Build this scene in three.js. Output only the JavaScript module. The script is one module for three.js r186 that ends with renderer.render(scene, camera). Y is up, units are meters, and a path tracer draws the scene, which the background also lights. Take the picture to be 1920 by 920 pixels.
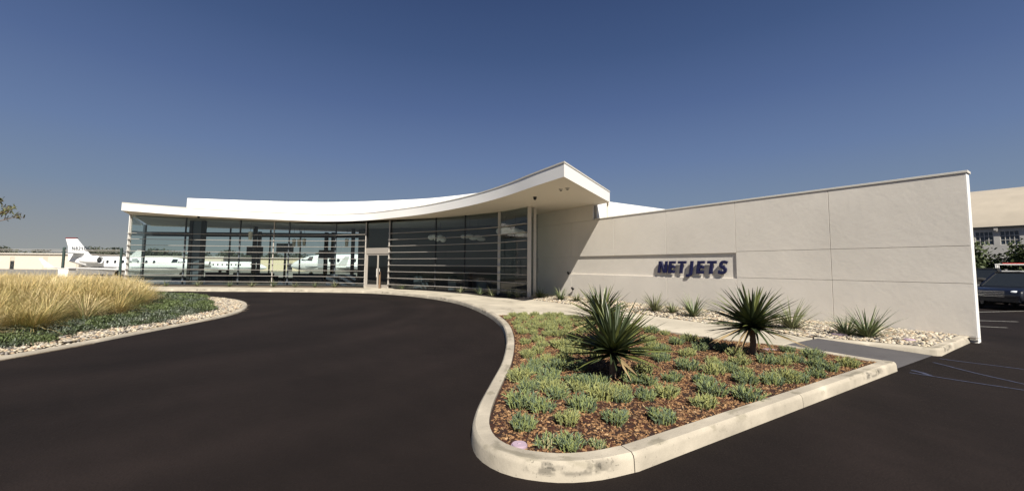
import * as THREE from 'three';
import { mergeGeometries, toCreasedNormals } from 'three/addons/utils/BufferGeometryUtils.js';
import { FontLoader } from 'three/addons/loaders/FontLoader.js';
import { TextGeometry } from 'three/addons/geometries/TextGeometry.js';

// ---------------------------------------------------------------- camera, sky, sun, exposure
const scene = new THREE.Scene();
const F = 760, PITCH = Math.atan(55 / F);
const camera = new THREE.PerspectiveCamera(2 * Math.atan(475 / F) * 180 / Math.PI, 1920 / 950, 0.1, 2000);
camera.position.set(0, 1.7, 0);
camera.up.set(-0.0087, 1, 0);
camera.lookAt(0, 1.7 + Math.sin(PITCH), -Math.cos(PITCH));
camera.setViewOffset(1920, 950, 0, 30, 1920, 920);
const renderer = new THREE.WebGLRenderer({ antialias: true });
renderer.setSize(1024, 490);
renderer.toneMapping = THREE.LinearToneMapping;
renderer.toneMappingExposure = 1.58;
renderer.shadowMap.enabled = true;
{ // clear sky: colour by elevation only
  const w = 64, h = 512, d = new Float32Array(w * h * 4);
  const stops = [[-90, 0.1297, 0.1297, 0.1297], [-1, 0.1920, 0.2041, 0.2058], [1.5, 0.1920, 0.2041, 0.2058], [4, 0.1661, 0.1885, 0.2119], [8, 0.1202, 0.1637, 0.2334], [14, 0.0854, 0.1281, 0.2290], [21, 0.0553, 0.0891, 0.1852], [28, 0.0357, 0.0629, 0.1410], [36, 0.0237, 0.0436, 0.1069], [60, 0.0169, 0.0332, 0.0891], [90, 0.0142, 0.0288, 0.0820]];
  for (let y = 0; y < h; y++) {
    const el = (y + .5) / h * 180 - 90; let i = 0; while (i < stops.length - 2 && el > stops[i + 1][0]) i++;
    const a = stops[i], b = stops[i + 1], t = Math.min(1, Math.max(0, (el - a[0]) / (b[0] - a[0])));
    for (let x = 0; x < w; x++) { const k = (y * w + x) * 4; for (let c = 0; c < 3; c++) d[k + c] = a[c + 1] + (b[c + 1] - a[c + 1]) * t; d[k + 3] = 1; }
  }
  const t = new THREE.DataTexture(d, w, h, THREE.RGBAFormat, THREE.FloatType);
  t.mapping = THREE.EquirectangularReflectionMapping; t.magFilter = t.minFilter = THREE.LinearFilter; t.needsUpdate = true;
  scene.background = t; scene.environment = t;
}
const SUN = new THREE.Vector3(.18, .69, .70).normalize();
const sun = new THREE.DirectionalLight(new THREE.Color().setRGB(1, .94, .84), 4.8);
sun.position.copy(SUN).multiplyScalar(80); sun.castShadow = true;
Object.assign(sun.shadow.camera, { left: -60, right: 60, top: 60, bottom: -60, near: 1, far: 220 }); sun.shadow.mapSize.set(4096, 4096);
scene.add(sun, sun.target);

// ---------------------------------------------------------------- helpers
const V3 = (x, y, z) => new THREE.Vector3(x, y, z), V2 = (x, y) => new THREE.Vector2(x, y);
let seed = 7; const R = () => { seed = (seed + 0x6D2B79F5) | 0; let t = Math.imul(seed ^ (seed >>> 15), 1 | seed); t = (t + Math.imul(t ^ (t >>> 7), 61 | t)) ^ t; return ((t ^ (t >>> 14)) >>> 0) / 4294967296; };
const rr = (a, b) => a + (b - a) * R(), clamp = (x, a = 0, b = 1) => Math.min(b, Math.max(a, x)), smooth = (a, b, x) => { const t = clamp((x - a) / (b - a)); return t * t * (3 - 2 * t); };
const hash = (x, y, s = 0) => { let n = Math.imul(x, 374761393) + Math.imul(y, 668265263) + Math.imul(s, 974634777) | 0; n = Math.imul(n ^ (n >>> 13), 1274126177); return ((n ^ (n >>> 16)) >>> 0) / 4294967296; };
function vnoise(x, y, per = 1 << 20, s = 0) { // value noise that repeats after per cells
  const xi = Math.floor(x), yi = Math.floor(y), fx = x - xi, fy = y - yi, u = fx * fx * (3 - 2 * fx), v = fy * fy * (3 - 2 * fy), m = (a) => ((a % per) + per) % per;
  const a = hash(m(xi), m(yi), s), b = hash(m(xi + 1), m(yi), s), c = hash(m(xi), m(yi + 1), s), d = hash(m(xi + 1), m(yi + 1), s);
  return a + (b - a) * u + (c - a) * v + (a - b - c + d) * u * v;
}
const fbm = (x, y, per, oct, s = 0) => { let v = 0, a = .5, n = 0; for (let i = 0; i < oct; i++) { v += a * vnoise(x, y, per, s + i); n += a; x *= 2; y *= 2; per *= 2; a *= .5; } return v / n; };
function tex(w, h, metres, fn, srgb = true) { // fn(u, v) -> grey or [r, g, b], 0..1
  const d = new Uint8Array(w * h * 4);
  for (let y = 0; y < h; y++) for (let x = 0; x < w; x++) { const c = fn(x / w, y / h), k = (y * w + x) * 4; for (let i = 0; i < 3; i++) d[k + i] = clamp(Array.isArray(c) ? c[i] : c) * 255; d[k + 3] = 255; }
  const t = new THREE.DataTexture(d, w, h); t.wrapS = t.wrapT = THREE.RepeatWrapping; t.magFilter = THREE.LinearFilter; t.minFilter = THREE.LinearMipmapLinearFilter; t.generateMipmaps = true;
  if (srgb) t.colorSpace = THREE.SRGBColorSpace; t.repeat.set(1 / metres, 1 / metres); t.needsUpdate = true; return t;
}
const mat = (r, g, b, rough = .8, extra = {}) => new THREE.MeshStandardMaterial({ color: new THREE.Color().setRGB(r, g, b), roughness: rough, side: THREE.DoubleSide, ...extra });
const phys = (r, g, b, rough, extra) => new THREE.MeshPhysicalMaterial({ color: new THREE.Color().setRGB(r, g, b), roughness: rough, side: THREE.DoubleSide, ...extra });
const taken = {};
const numbered = (n) => { const k = taken[n] = (taken[n] ?? -1) + 1; return k ? `${n}_${String(k).padStart(3, '0')}` : n; };
function lit(m) { m.castShadow = m.receiveShadow = true; return m; }
function tag(o, label, category, group, kind) { Object.assign(o.userData, { label, category }); if (group) o.userData.group = group; if (kind) o.userData.kind = kind; return o; }
function thing(name, label, category, pos = [0, 0, 0], turn = 0, group) { const o = new THREE.Group(); o.name = numbered(name); o.position.set(...pos); o.rotation.y = turn; scene.add(o); return tag(o, label, category, group); }
const FINE = new Set(['stems', 'young_tips', 'dry_stems', 'leaves', 'young_leaves', 'foliage', 'crown', 'chain_link']); // leaves and wires too small to pick apart
function part(name, geo, m, parent) { const o = lit(new THREE.Mesh(Array.isArray(geo) ? merge(geo) : geo, m)); o.name = name; parent.add(o); if (FINE.has(name)) o.userData.kind = 'stuff'; return o; }
function struct(name, geo, m, label, category, kind = 'structure') { const o = part(numbered(name), geo, m, scene); return tag(o, label, category, null, kind); }
function merge(list) { const any = list.some((g) => !g.index); return mergeGeometries(list.map((g) => { const q = any && g.index ? g.toNonIndexed() : g; for (const k of Object.keys(q.attributes)) if (!['position', 'normal', 'uv'].includes(k)) q.deleteAttribute(k); if (!q.attributes.uv) q.setAttribute('uv', new THREE.Float32BufferAttribute(new Float32Array(q.attributes.position.count * 2), 2)); return q; })); }
function metres(g) { // uv in metres, by the way each face points
  g = g.index ? g.toNonIndexed() : g; const p = g.attributes.position, uv = new Float32Array(p.count * 2), a = V3(), b = V3(), c = V3();
  for (let i = 0; i < p.count; i += 3) {
    a.fromBufferAttribute(p, i); b.fromBufferAttribute(p, i + 1); c.fromBufferAttribute(p, i + 2); const n = b.clone().sub(a).cross(c.clone().sub(a)), x = Math.abs(n.x), y = Math.abs(n.y), z = Math.abs(n.z);
    [a, b, c].forEach((q, j) => { const s = y >= x && y >= z ? [q.x, q.z] : x >= z ? [q.z, q.y] : [q.x, q.y]; uv.set(s, (i + j) * 2); });
  }
  g.setAttribute('uv', new THREE.BufferAttribute(uv, 2)); return g;
}
const box = (w, h, d, x = 0, y = 0, z = 0) => metres(new THREE.BoxGeometry(w, h, d).translate(x, y, z));
const box2 = (x0, x1, y0, y1, z0, z1) => box(x1 - x0, y1 - y0, z1 - z0, (x0 + x1) / 2, (y0 + y1) / 2, (z0 + z1) / 2);
function cbox(x0, x1, y0, y1, z0, z1, c = .008) { // box with chamfered front (z1) edges
  const s = new THREE.Shape([V2(x0 + c, y0 + c), V2(x1 - c, y0 + c), V2(x1 - c, y1 - c), V2(x0 + c, y1 - c)]);
  return metres(new THREE.ExtrudeGeometry(s, { depth: z1 - z0 - 2 * c, bevelEnabled: true, bevelThickness: c, bevelSize: c, bevelSegments: 2 }).translate(0, 0, z0 + c));
}
function bar(p, q, w, h = w) { // box between two points, w wide, h high
  const d = q.clone().sub(p), L = d.length(), g = new THREE.BoxGeometry(w, h, L), m = new THREE.Matrix4().lookAt(p, q, Math.abs(d.y) > .99 * L ? V3(1, 0, 0) : V3(0, 1, 0));
  return metres(g).applyMatrix4(m).translate((p.x + q.x) / 2, (p.y + q.y) / 2, (p.z + q.z) / 2);
}
const cyl = (r0, r1, h, x = 0, y = 0, z = 0, n = 12) => new THREE.CylinderGeometry(r1, r0, h, n).translate(x, y + h / 2, z);
function rod(p, q, r0, r1 = r0, n = 8) { const d = q.clone().sub(p); return new THREE.CylinderGeometry(r1, r0, d.length(), n).applyQuaternion(new THREE.Quaternion().setFromUnitVectors(V3(0, 1, 0), d.clone().normalize())).translate((p.x + q.x) / 2, (p.y + q.y) / 2, (p.z + q.z) / 2); }
const curve = (pts, n, tension = .5) => new THREE.CatmullRomCurve3(pts.map(([x, z]) => V3(x, 0, z)), false, 'centripetal', tension).getSpacedPoints(n).map((p) => V2(p.x, p.z));
function offset(path, d) { // to the left of travel, seen from above
  return path.map((p, i) => { const a = path[Math.max(0, i - 1)], b = path[Math.min(path.length - 1, i + 1)]; const t1 = i ? p.clone().sub(a).normalize() : b.clone().sub(p).normalize(), t2 = i < path.length - 1 ? b.clone().sub(p).normalize() : t1, t = t1.clone().add(t2).normalize(), k = 1 / Math.max(.4, t.dot(t1)); return V2(p.x + t.y * d * k, p.y - t.x * d * k); });
}
function quads(verts, uvs, idx) { const g = new THREE.BufferGeometry(); g.setAttribute('position', new THREE.Float32BufferAttribute(verts, 3)); g.setAttribute('uv', new THREE.Float32BufferAttribute(uvs, 2)); g.setIndex(idx); g.computeVertexNormals(); return g; }
function sweep(path, profile, len0 = 0, crease = .7) { // profile [[inward offset, height]...] swept along a plan path; closed ends
  const rows = profile.map(([o]) => offset(path, o)), v = [], uv = [], ix = [], n = path.length, m = profile.length; let L = len0;
  const prof = [0]; for (let j = 1; j < m; j++) prof.push(prof[j - 1] + Math.hypot(profile[j][0] - profile[j - 1][0], profile[j][1] - profile[j - 1][1]));
  for (let i = 0; i < n; i++) { if (i) L += path[i].distanceTo(path[i - 1]); for (let j = 0; j < m; j++) { v.push(rows[j][i].x, profile[j][1], rows[j][i].y); uv.push(L, prof[j]); } }
  for (let i = 0; i < n - 1; i++) for (let j = 0; j < m - 1; j++) { const a = i * m + j, b = a + m; ix.push(a, b, a + 1, a + 1, b, b + 1); }
  const tri = THREE.ShapeUtils.triangulateShape(profile.map(([a, b]) => V2(a, b)), []);
  for (const e of [0, n - 1]) for (const t of tri) ix.push(...t.map((j) => e * m + j));
  return toCreasedNormals(quads(v, uv, ix), crease);
}
function pathLen(p) { let L = 0; for (let i = 1; i < p.length; i++) L += p[i].distanceTo(p[i - 1]); return L; }
function cut(path, a, b) { // the piece of a plan path between two lengths
  const o = []; let L = 0; const at = (i, t) => path[i].clone().lerp(path[i + 1], t);
  for (let i = 0; i < path.length - 1; i++) { const d = path[i].distanceTo(path[i + 1]); if (L + d > a && L < b) { if (!o.length) o.push(at(i, clamp((a - L) / d))); o.push(at(i, clamp((b - L) / d))); } L += d; }
  return o;
}
function inside(poly, x, y) { let c = false; for (let i = 0, j = poly.length - 1; i < poly.length; j = i++) { const a = poly[i], b = poly[j]; if ((a.y > y) !== (b.y > y) && x < (b.x - a.x) * (y - a.y) / (b.y - a.y) + a.x) c = !c; } return c; }
function distTo(path, x, y) { let m = 1e9; for (let i = 0; i < path.length - 1; i++) { const a = path[i], b = path[i + 1], dx = b.x - a.x, dy = b.y - a.y, t = clamp(((x - a.x) * dx + (y - a.y) * dy) / (dx * dx + dy * dy)); m = Math.min(m, Math.hypot(x - a.x - dx * t, y - a.y - dy * t)); } return m; }
function flat(poly, y) { const tri = THREE.ShapeUtils.triangulateShape(poly, []), v = [], uv = [], f = typeof y === 'function' ? y : () => y; for (const p of poly) { v.push(p.x, f(p.x, p.y), p.y); uv.push(p.x, p.y); } return quads(v, uv, tri.flat()); }
function slab(poly, y0, y1, c = .012) { // solid slab with a small chamfer, plan polygon
  const area = THREE.ShapeUtils.area(poly), p = area < 0 ? poly.slice().reverse() : poly, s = new THREE.Shape(p.map((q) => V2(q.x, -q.y)));
  return metres(new THREE.ExtrudeGeometry(s, { depth: y1 - y0 - c, bevelEnabled: true, bevelThickness: c, bevelSize: c, bevelOffset: -c, bevelSegments: 1 }).rotateX(-Math.PI / 2).translate(0, y0, 0));
}
function terrain(poly, step, hf, grow = 0) { // grid inside a polygon
  let x0 = 1e9, x1 = -1e9, z0 = 1e9, z1 = -1e9; for (const p of poly) { x0 = Math.min(x0, p.x); x1 = Math.max(x1, p.x); z0 = Math.min(z0, p.y); z1 = Math.max(z1, p.y); }
  const v = [], uv = [], ix = [], id = new Map(), key = (i, j) => { const k = i * 5000 + j; if (!id.has(k)) { const x = x0 + i * step, z = z0 + j * step; id.set(k, v.length / 3); v.push(x, hf(x, z), z); uv.push(x, z); } return id.get(k); };
  for (let i = -1; i * step < x1 - x0 + step; i++) for (let j = -1; j * step < z1 - z0 + step; j++) { const cx = x0 + (i + .5) * step, cz = z0 + (j + .5) * step; if (!inside(poly, cx, cz)) continue; const a = key(i, j), b = key(i + 1, j), c = key(i, j + 1), d = key(i + 1, j + 1); ix.push(a, c, b, b, c, d); }
  return quads(v, uv, ix);
}
function scatter(poly, n, fn) { let x0 = 1e9, x1 = -1e9, z0 = 1e9, z1 = -1e9; for (const p of poly) { x0 = Math.min(x0, p.x); x1 = Math.max(x1, p.x); z0 = Math.min(z0, p.y); z1 = Math.max(z1, p.y); } let got = 0; for (let t = 0; t < n * 40 && got < n; t++) { const x = rr(x0, x1), z = rr(z0, z1); if (inside(poly, x, z) && fn(x, z) !== false) got++; } }
function instances(name, geo, m, list, label, category) { // list of [x, y, z, rotation Euler, scale Vector3, Color]
  const o = lit(new THREE.InstancedMesh(geo, m, list.length)), M = new THREE.Matrix4(), q = new THREE.Quaternion();
  list.forEach(([x, y, z, e, s, c], i) => { o.setMatrixAt(i, M.compose(V3(x, y, z), q.setFromEuler(e), s)); if (c) o.setColorAt(i, c); });
  o.name = numbered(name); scene.add(o); return tag(o, label, category, null, 'stuff');
}
const col = (r, g, b) => new THREE.Color().setRGB(r, g, b);

// ---------------------------------------------------------------- textures and materials
const asphaltMap = tex(1024, 1024, 7, (u, v) => { const big = fbm(u * 4, v * 4, 4, 4, 1), fine = hash(Math.floor(u * 1024), Math.floor(v * 1024), 5), g = .80 + .16 * (big - .5) * 2 + .11 * (fine - .5) + (hash(Math.floor(u * 1024), Math.floor(v * 1024), 9) > .9965 ? .22 : 0); return [g, g * .985, g * .975]; });
const asphaltBump = tex(512, 512, 1.1, (u, v) => .5 * fbm(u * 90, v * 90, 90, 2, 3) + .5 * fbm(u * 12, v * 12, 12, 2, 4), false);
const concreteMap = tex(1024, 1024, 3.2, (u, v) => { const a = fbm(u * 5, v * 5, 5, 5, 11), st = smooth(.60, .78, fbm(u * 9, v * 7, 0x100000, 4, 21) * .6 + fbm(u * 3, v * 3, 3, 3, 23) * .4), sp = hash(Math.floor(u * 1024), Math.floor(v * 1024), 31), pit = vnoise(u * 160, v * 160, 160, 37) > .93 ? .12 : 0; const g = .86 + .20 * (a - .5) - .13 * st + .05 * (sp - .5) - pit; return [g, g * (.985 - .012 * st), g * (.95 - .02 * st)]; });
const concreteBump = tex(512, 512, .9, (u, v) => .6 * fbm(u * 40, v * 40, 40, 3, 41) + .4 * fbm(u * 6, v * 6, 6, 2, 43), false);
const kerbMap = tex(2048, 256, 6, (u, v) => { const a = fbm(u * 14, v * 2, 14, 5, 51), a2 = fbm(u * 40, v * 5, 40, 3, 57), sc = smooth(.57, .74, fbm(u * 22, v * 6, 22, 4, 53)) * smooth(.05, .3, v) , sp = hash(Math.floor(u * 2048), Math.floor(v * 256), 61), pit = vnoise(u * 420, v * 50, 420, 63) > .955 ? .22 : 0; const rub = smooth(.362, .39, u) * smooth(.515, .47, u) * smooth(.11, .16, v) * smooth(.29, .23, v) * smooth(.38, .6, fbm(u * 60, v * 9, 60, 4, 67)), grit = rub > .1 && vnoise(u * 300, v * 44, 300, 69) > .82 ? .25 : 0; const g = .86 + .22 * (a - .5) + .10 * (a2 - .5) - .24 * rub - grit * .5 - .13 * sc + .06 * (sp - .5) - pit; return [g, g * .98, g * (.945 - .02 * sc)]; });
kerbMap.repeat.set(1 / 6, 1 / .75);
const stuccoBump = tex(1024, 1024, 2.6, (u, v) => { const w = fbm(u * 3 + 1, v * 3, 3, 2, 71); return .55 * fbm(u * 8 + 0 * w, v * 8, 8, 4, 75) + .3 * fbm(u * 30, v * 30, 30, 2, 77) + .15 * hash(Math.floor(u * 1024), Math.floor(v * 1024), 79); }, false);
const stuccoMap = tex(512, 512, 5.3, (u, v) => { const g = .93 + .09 * (fbm(u * 4, v * 4, 4, 5, 81) - .5); return [g, g * .992, g * .98]; });
const mulchMap = tex(512, 512, 1.4, (u, v) => { const a = vnoise(u * 60, v * 60, 60, 91), b = fbm(u * 20, v * 20, 20, 3, 93); const g = .25 + .5 * a * b + .2 * b; return [g, g * .62, g * .40]; });
const mulchBump = tex(512, 512, 1.0, (u, v) => fbm(u * 36, v * 36, 36, 3, 95), false);
const soilMap = tex(512, 512, 1.7, (u, v) => { const a = fbm(u * 12, v * 12, 12, 5, 101), s = vnoise(u * 90, v * 90, 90, 103); const g = .55 + .25 * (a - .5) + .3 * (s - .5); return [g, g * .93, g * .84]; });
const stripeMap = tex(512, 512, .9, (u, v) => .72 + .35 * (fbm(u * 22, v * 22, 22, 4, 111) - .5) - (vnoise(u * 50, v * 50, 50, 113) > .8 ? .25 : 0));

const M = {
  asphalt: phys(.0208, .0152, .0138, .92, { specularIntensity: .3, map: asphaltMap, bumpMap: asphaltBump, bumpScale: .007, vertexColors: true }),
  apron: mat(.34, .33, .31, .9, { map: concreteMap }),
  ground: mat(.20, .18, .14, .95, { map: soilMap }),
  kerb: mat(.58, .54, .465, .85, { map: kerbMap, bumpMap: concreteBump, bumpScale: .002 }),
  walk: mat(.66, .615, .53, .88, { map: concreteMap, bumpMap: concreteBump, bumpScale: .0015 }),
  pad: mat(.115, .112, .125, .75, { map: concreteMap }),
  stucco: mat(.83, .79, .725, .9, { map: stuccoMap, bumpMap: stuccoBump, bumpScale: .006 }),
  reveal: mat(.55, .51, .45, .9),
  coping: mat(.62, .59, .53, .6),
  white: mat(.86, .845, .81, .55),
  soffit: mat(.72, .655, .545, .8),
  roofTop: mat(.6, .6, .58, .9),
  flashing: mat(.45, .42, .38, .5, { metalness: .3 }),
  alu: mat(.60, .56, .50, .42, { metalness: .35 }),
  louver: mat(.50, .465, .42, .45, { metalness: .3 }),
  doorAlu: mat(.40, .365, .32, .45, { metalness: .3 }),
  whiteAlu: mat(.80, .78, .74, .45, { metalness: .1 }),
  darkMetal: mat(.03, .033, .036, .45, { metalness: .3 }),
  steelBlue: mat(.10, .12, .14, .5, { metalness: .3 }),
  glass: new THREE.MeshPhysicalMaterial({ color: col(.80, .875, .86), roughness: .02, transmission: 1, thickness: 0, ior: 1.5, side: THREE.DoubleSide }),
  navy: mat(.007, .009, .055, .4),
  mulch: mat(.175, .135, .095, .95, { map: mulchMap, bumpMap: mulchBump, bumpScale: .03 }),
  chip: mat(1, 1, 1, .9),
  stone: mat(1, 1, 1, .75),
  soil: mat(.36, .31, .25, .95, { map: soilMap }),
  darkStrip: mat(.05, .042, .036, .95, { map: soilMap }),
  stoneSoil: mat(.20, .165, .125, .95, { map: soilMap }),
  leafY: mat(.050, .066, .028, .38),
  leafY2: mat(.115, .130, .036, .42),
  leafDry: mat(.30, .22, .11, .7),
  trunk: mat(.20, .13, .085, .9),
  valve: mat(.42, .32, .385, .6),
  black: mat(.012, .012, .013, .35),
  rubber: mat(.018, .018, .018, .85),
  interiorFloor: mat(.22, .21, .20, .35),
  interiorWall: mat(.085, .093, .098, .8),
  interiorCeil: mat(.40, .395, .38, .9),
  wood: mat(.19, .12, .07, .5),
  fabric: mat(.035, .042, .06, .9),
  jet: mat(.84, .84, .83, .25, {}),
  jetGrey: mat(.30, .31, .32, .4),
};

// ---------------------------------------------------------------- plan curves
const kerbPath = (() => { // face of the main kerb: along the forecourt, round the planting bed to the ramp
  const a = curve([[-34, -24.6], [-27, -25.1], [-21.1, -25.35], [-16.3, -25.5], [-12, -25.5], [-8.45, -24.85], [-5.3, -22.5], [-2.73, -19.05], [-1.17, -15.2], [-.36, -11.9], [-.13, -9.4], [-.16, -6.95], [-.30, -5.53], [-.39, -4.6], [-.38, -4.05], [-.27, -3.70], [-.03, -3.45], [.35, -3.335], [.7, -3.37], [1.08, -3.52]], 420);
  for (let t = .12; t <= 1.0001; t += .08) a.push(V2(1.08 + 5.46 * t, -3.52 - 3.46 * t)); return a;
})();
const KW = .18, kerbIn = offset(kerbPath, KW);
const W0 = V3(11, 0, -9.7), WT = Math.atan2(-.835, .551), U = V3(.5508, 0, .8346), N = V3(-.8346, 0, .5508);
const wallAt = (u, n = 0) => V2(W0.x + U.x * u + N.x * n, W0.z + U.z * u + N.z * n);
const facade = [[-28.3, -29.9], [-24.5, -30.3], [-20.6, -30.6], [-16.9, -30.65], [-13.2, -30.3], [-10.55, -29.43], [-8.48, -28.31], [-4.95, -26.28], [-2.9, -24.9], [-.73, -23.1], [.85, -20.98]];
const soffitH = (x) => 4.85 + Math.max(0, -14 - x) * .032;
const roofFront = curve([[-26.2, -26.95], [-24.7, -27.85], [-23.0, -28.5], [-19.9, -28.95], [-16.4, -29.15], [-12.4, -29.0], [-10.1, -28.15], [-7.72, -26.45], [-5.57, -24.7], [-3.26, -22.2], [-1.61, -20.05], [-.25, -17.85], [.82, -15.75], [1.8, -13.94]], 70);

// ---------------------------------------------------------------- ground, driveway, apron
struct('ground', new THREE.PlaneGeometry(1600, 1600).rotateX(-Math.PI / 2).translate(0, -.06, 0), M.ground, 'dry open ground of the airfield reaching the horizon', 'ground');
struct('apron', flat([V2(-320, -31.2), V2(-20, -31.2), V2(4, -40), V2(40, -70), V2(40, -420), V2(-320, -420)], -.03), M.apron, 'pale concrete aircraft apron behind the glass building', 'apron');
{
  const xs = [-70, -45, -30], zs = [24, 12, 5]; for (let x = -22; x <= 22; x += .3) xs.push(x); xs.push(32, 46, 75); for (let z = 1.5; z >= -30; z -= .3) zs.push(z); zs.push(-36, -44, -60);
  const v = [], uv = [], c = [], ix = [], n = xs.length;
  zs.forEach((z) => xs.forEach((x) => { v.push(x, 0, z); uv.push(x, z);
    const r = Math.hypot(x + 13.5, z + 14.5), arc = fbm(r * 2.6, Math.atan2(z + 14.5, x + 13.5) * .9 + 9, 1 << 20, 4, 201), patch = fbm(x * .25 + 50, z * .25 + 50, 1 << 20, 3, 203), k = .95 + .85 * (arc - .5) + .34 * (patch - .5);
    c.push(k, k * (1 - .02 * (patch - .5)), k * (1 + .05 * (patch - .5))); }));
  for (let j = 0; j < zs.length - 1; j++) for (let i = 0; i < n - 1; i++) { const cx = (xs[i] + xs[i + 1]) / 2, cz = (zs[j] + zs[j + 1]) / 2; if (cz < -31 && cx < 5) continue; const a = j * n + i; ix.push(a, a + 1, a + n, a + 1, a + n + 1, a + n); }
  const g = quads(v, uv, ix); g.setAttribute('color', new THREE.Float32BufferAttribute(c, 3));
  struct('driveway', g, M.asphalt, 'freshly laid dark asphalt driveway and parking lot', 'driveway');
}
function kerb(name, path, w, h, piece, label, first = 0) { // cast kerb in pieces with open joints
  const o = thing(name, label, 'kerb'); o.userData.kind = 'structure'; delete o.userData.category; const L = pathLen(path), p = [[0, -.05], [.012, h - .045], [.022, h - .02], [.045, h], [w, h], [w, -.05]];
  let a = 0, b = first || piece; while (a < L - .05) { if (L - b < .6) b = L; part('kerb_piece', sweep(cut(path, a + .005, b - .005), p, a, .5), M.kerb, o); a = b; b += piece; }
  return o;
}
kerb('kerb', kerbPath, KW, .15, 3.05, 'pale concrete kerb sweeping round the driveway and planting bed', 2.4);
const rampKerb = [V2(6.9, -9.36), V2(7.45, -8.97), V2(8.0, -8.56), V2(8.42, -8.25), V2(8.50, -8.21), V2(8.60, -8.22), V2(9.4, -8.76), V2(10.4, -9.42), V2(11.45, -10.11)];
kerb('kerb', rampKerb, .18, .15, 2.6, 'concrete kerb between the dark ramp and the end of the long wall');
const bedEdge = [V2(5.6, -8.46), V2(5.85, -7.95), V2(6.12, -7.42), V2(6.36, -7.02)];
kerb('kerb', bedEdge, .09, .15, 2, 'thin concrete edging between planting bed and dark ramp');
// ramp with raised dots
struct('ramp', (() => { const q = [[6.44, .008, -6.99], [8.44, .008, -8.24], [6.96, .146, -9.32], [5.66, .146, -8.50]], v = q.flat(), uv = [0, 0, 2.35, 0, 2.35, 1.9, .8, 1.9]; return quads(v, uv, [0, 1, 2, 0, 2, 3]); })(), M.pad, 'dark grey sloping kerb ramp beside the planting bed', 'ramp');

// sidewalk slabs
const bedBack = [V2(-.56, -13.35), V2(.74, -13.72), V2(1.6, -13.6), V2(2.26, -13.1), V2(3.1, -11.6), V2(3.82, -10.2), V2(4.5, -9.35), V2(5.15, -8.8), V2(5.60, -8.46)];
const rockEdge = [V2(.2, -20.0), V2(.68, -19.92), V2(1.7, -18.4), V2(2.65, -16.8), V2(3.6, -15.1), V2(4.45, -13.6), V2(5.2, -12.3), V2(5.85, -11.2), V2(6.4, -10.2), V2(6.75, -9.5), V2(6.9, -9.36)];
{
  const o = thing('sidewalk', 'pale concrete walk curving from the glass entrance past the planting bed', 'sidewalk'); o.userData.kind = 'structure'; delete o.userData.category;
  const outer = [...kerbIn.filter((p, i) => p.x > -34 && p.y < -13.4 && i % 2 === 0), ...bedBack];
  const inner = [V2(-34, -27.2), V2(-27, -27.6), V2(-23, -27.95), V2(-17.8, -27.9), V2(-13.1, -28), V2(-10.2, -28.05), V2(-7.85, -27.3), V2(-5.39, -25.8), V2(-2.55, -23.1), V2(-.75, -20.4), ...rockEdge];
  const Lo = pathLen(outer), Li = pathLen(inner), n = 30, os = [], is = []; for (let i = 0; i <= n; i++) { os.push(Lo * i / n); is.push(0); }
  // pair each outer station with the nearest inner point, kept in order
  const fine = []; for (let s = 0; s <= Li; s += .1) fine.push(cut(inner, s, s + .02)[0] ?? inner.at(-1)); let k = 0;
  const pairs = os.map((s, i) => { const p = cut(outer, Math.min(s, Lo - .01), Math.min(s, Lo - .01) + .009)[0]; let best = k, bd = 1e9; for (let j = k; j < fine.length; j++) { const d = p.distanceTo(fine[j]); if (d < bd) { bd = d; best = j; } } if (i === 0) best = 0; if (i === n) best = fine.length - 1; k = best; return best; });
  for (let i = 0; i < n; i++) { const a = cut(outer, os[i] + .006, Math.min(Lo - .001, os[i + 1] - .006)), b = fine.slice(pairs[i], pairs[i + 1] + 1).filter((q, j, l) => j === 0 || j === l.length - 1 || j % 3 === 0); if (pairs[i + 1] === pairs[i]) b.length = 1; else b.reverse(); const poly = [...a, ...b]; if (Math.abs(THREE.ShapeUtils.area(poly)) > .02) part('paving_slab', slab(poly, -.03, .148 + (i % 3) * .0012, .006), M.walk, o); }
}
// planting strip under the glass, entrance slab
const facadeV = facade.map(([x, z]) => V2(x, z));
struct('planting_strip', flat([V2(-34, -27), V2(-27, -27.4), V2(-23, -27.8), V2(-17.8, -27.7), V2(-13.1, -27.8), V2(-10.2, -27.8), V2(-7.85, -27.1), V2(-5.39, -25.6), V2(-2.55, -22.9), V2(-.75, -20.2), V2(.3, -19.8), V2(1.9, -23.5), V2(.2, -23.3), V2(-2.2, -25.6), V2(-8.2, -29.3), V2(-12, -31), V2(-20, -31.3), V2(-34, -30.6)], .135), M.soil, 'grey gravelly planting strip below the glass front', 'planting strip');
struct('entrance_slab', slab([V2(-10.75, -29.6), V2(-10.1, -27.95), V2(-7.8, -27.2), V2(-8.3, -28.3)], .10, .153, .006), M.walk, 'small pale concrete threshold in front of the glass door', 'threshold');

struct('planting_strip', flat([V2(-8.15, -28.0), V2(-7.75, -27.15), V2(-5.39, -25.65), V2(-2.55, -22.95), V2(-.75, -20.25), V2(.15, -19.95), V2(.95, -20.9), V2(-.7, -23.15), V2(-2.9, -24.95), V2(-4.95, -26.33), V2(-8.3, -28.25)], .141), M.darkStrip, 'darker planting strip below the glass right of the door', 'planting strip');  // darker colour laid over the strip right of the door

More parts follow.
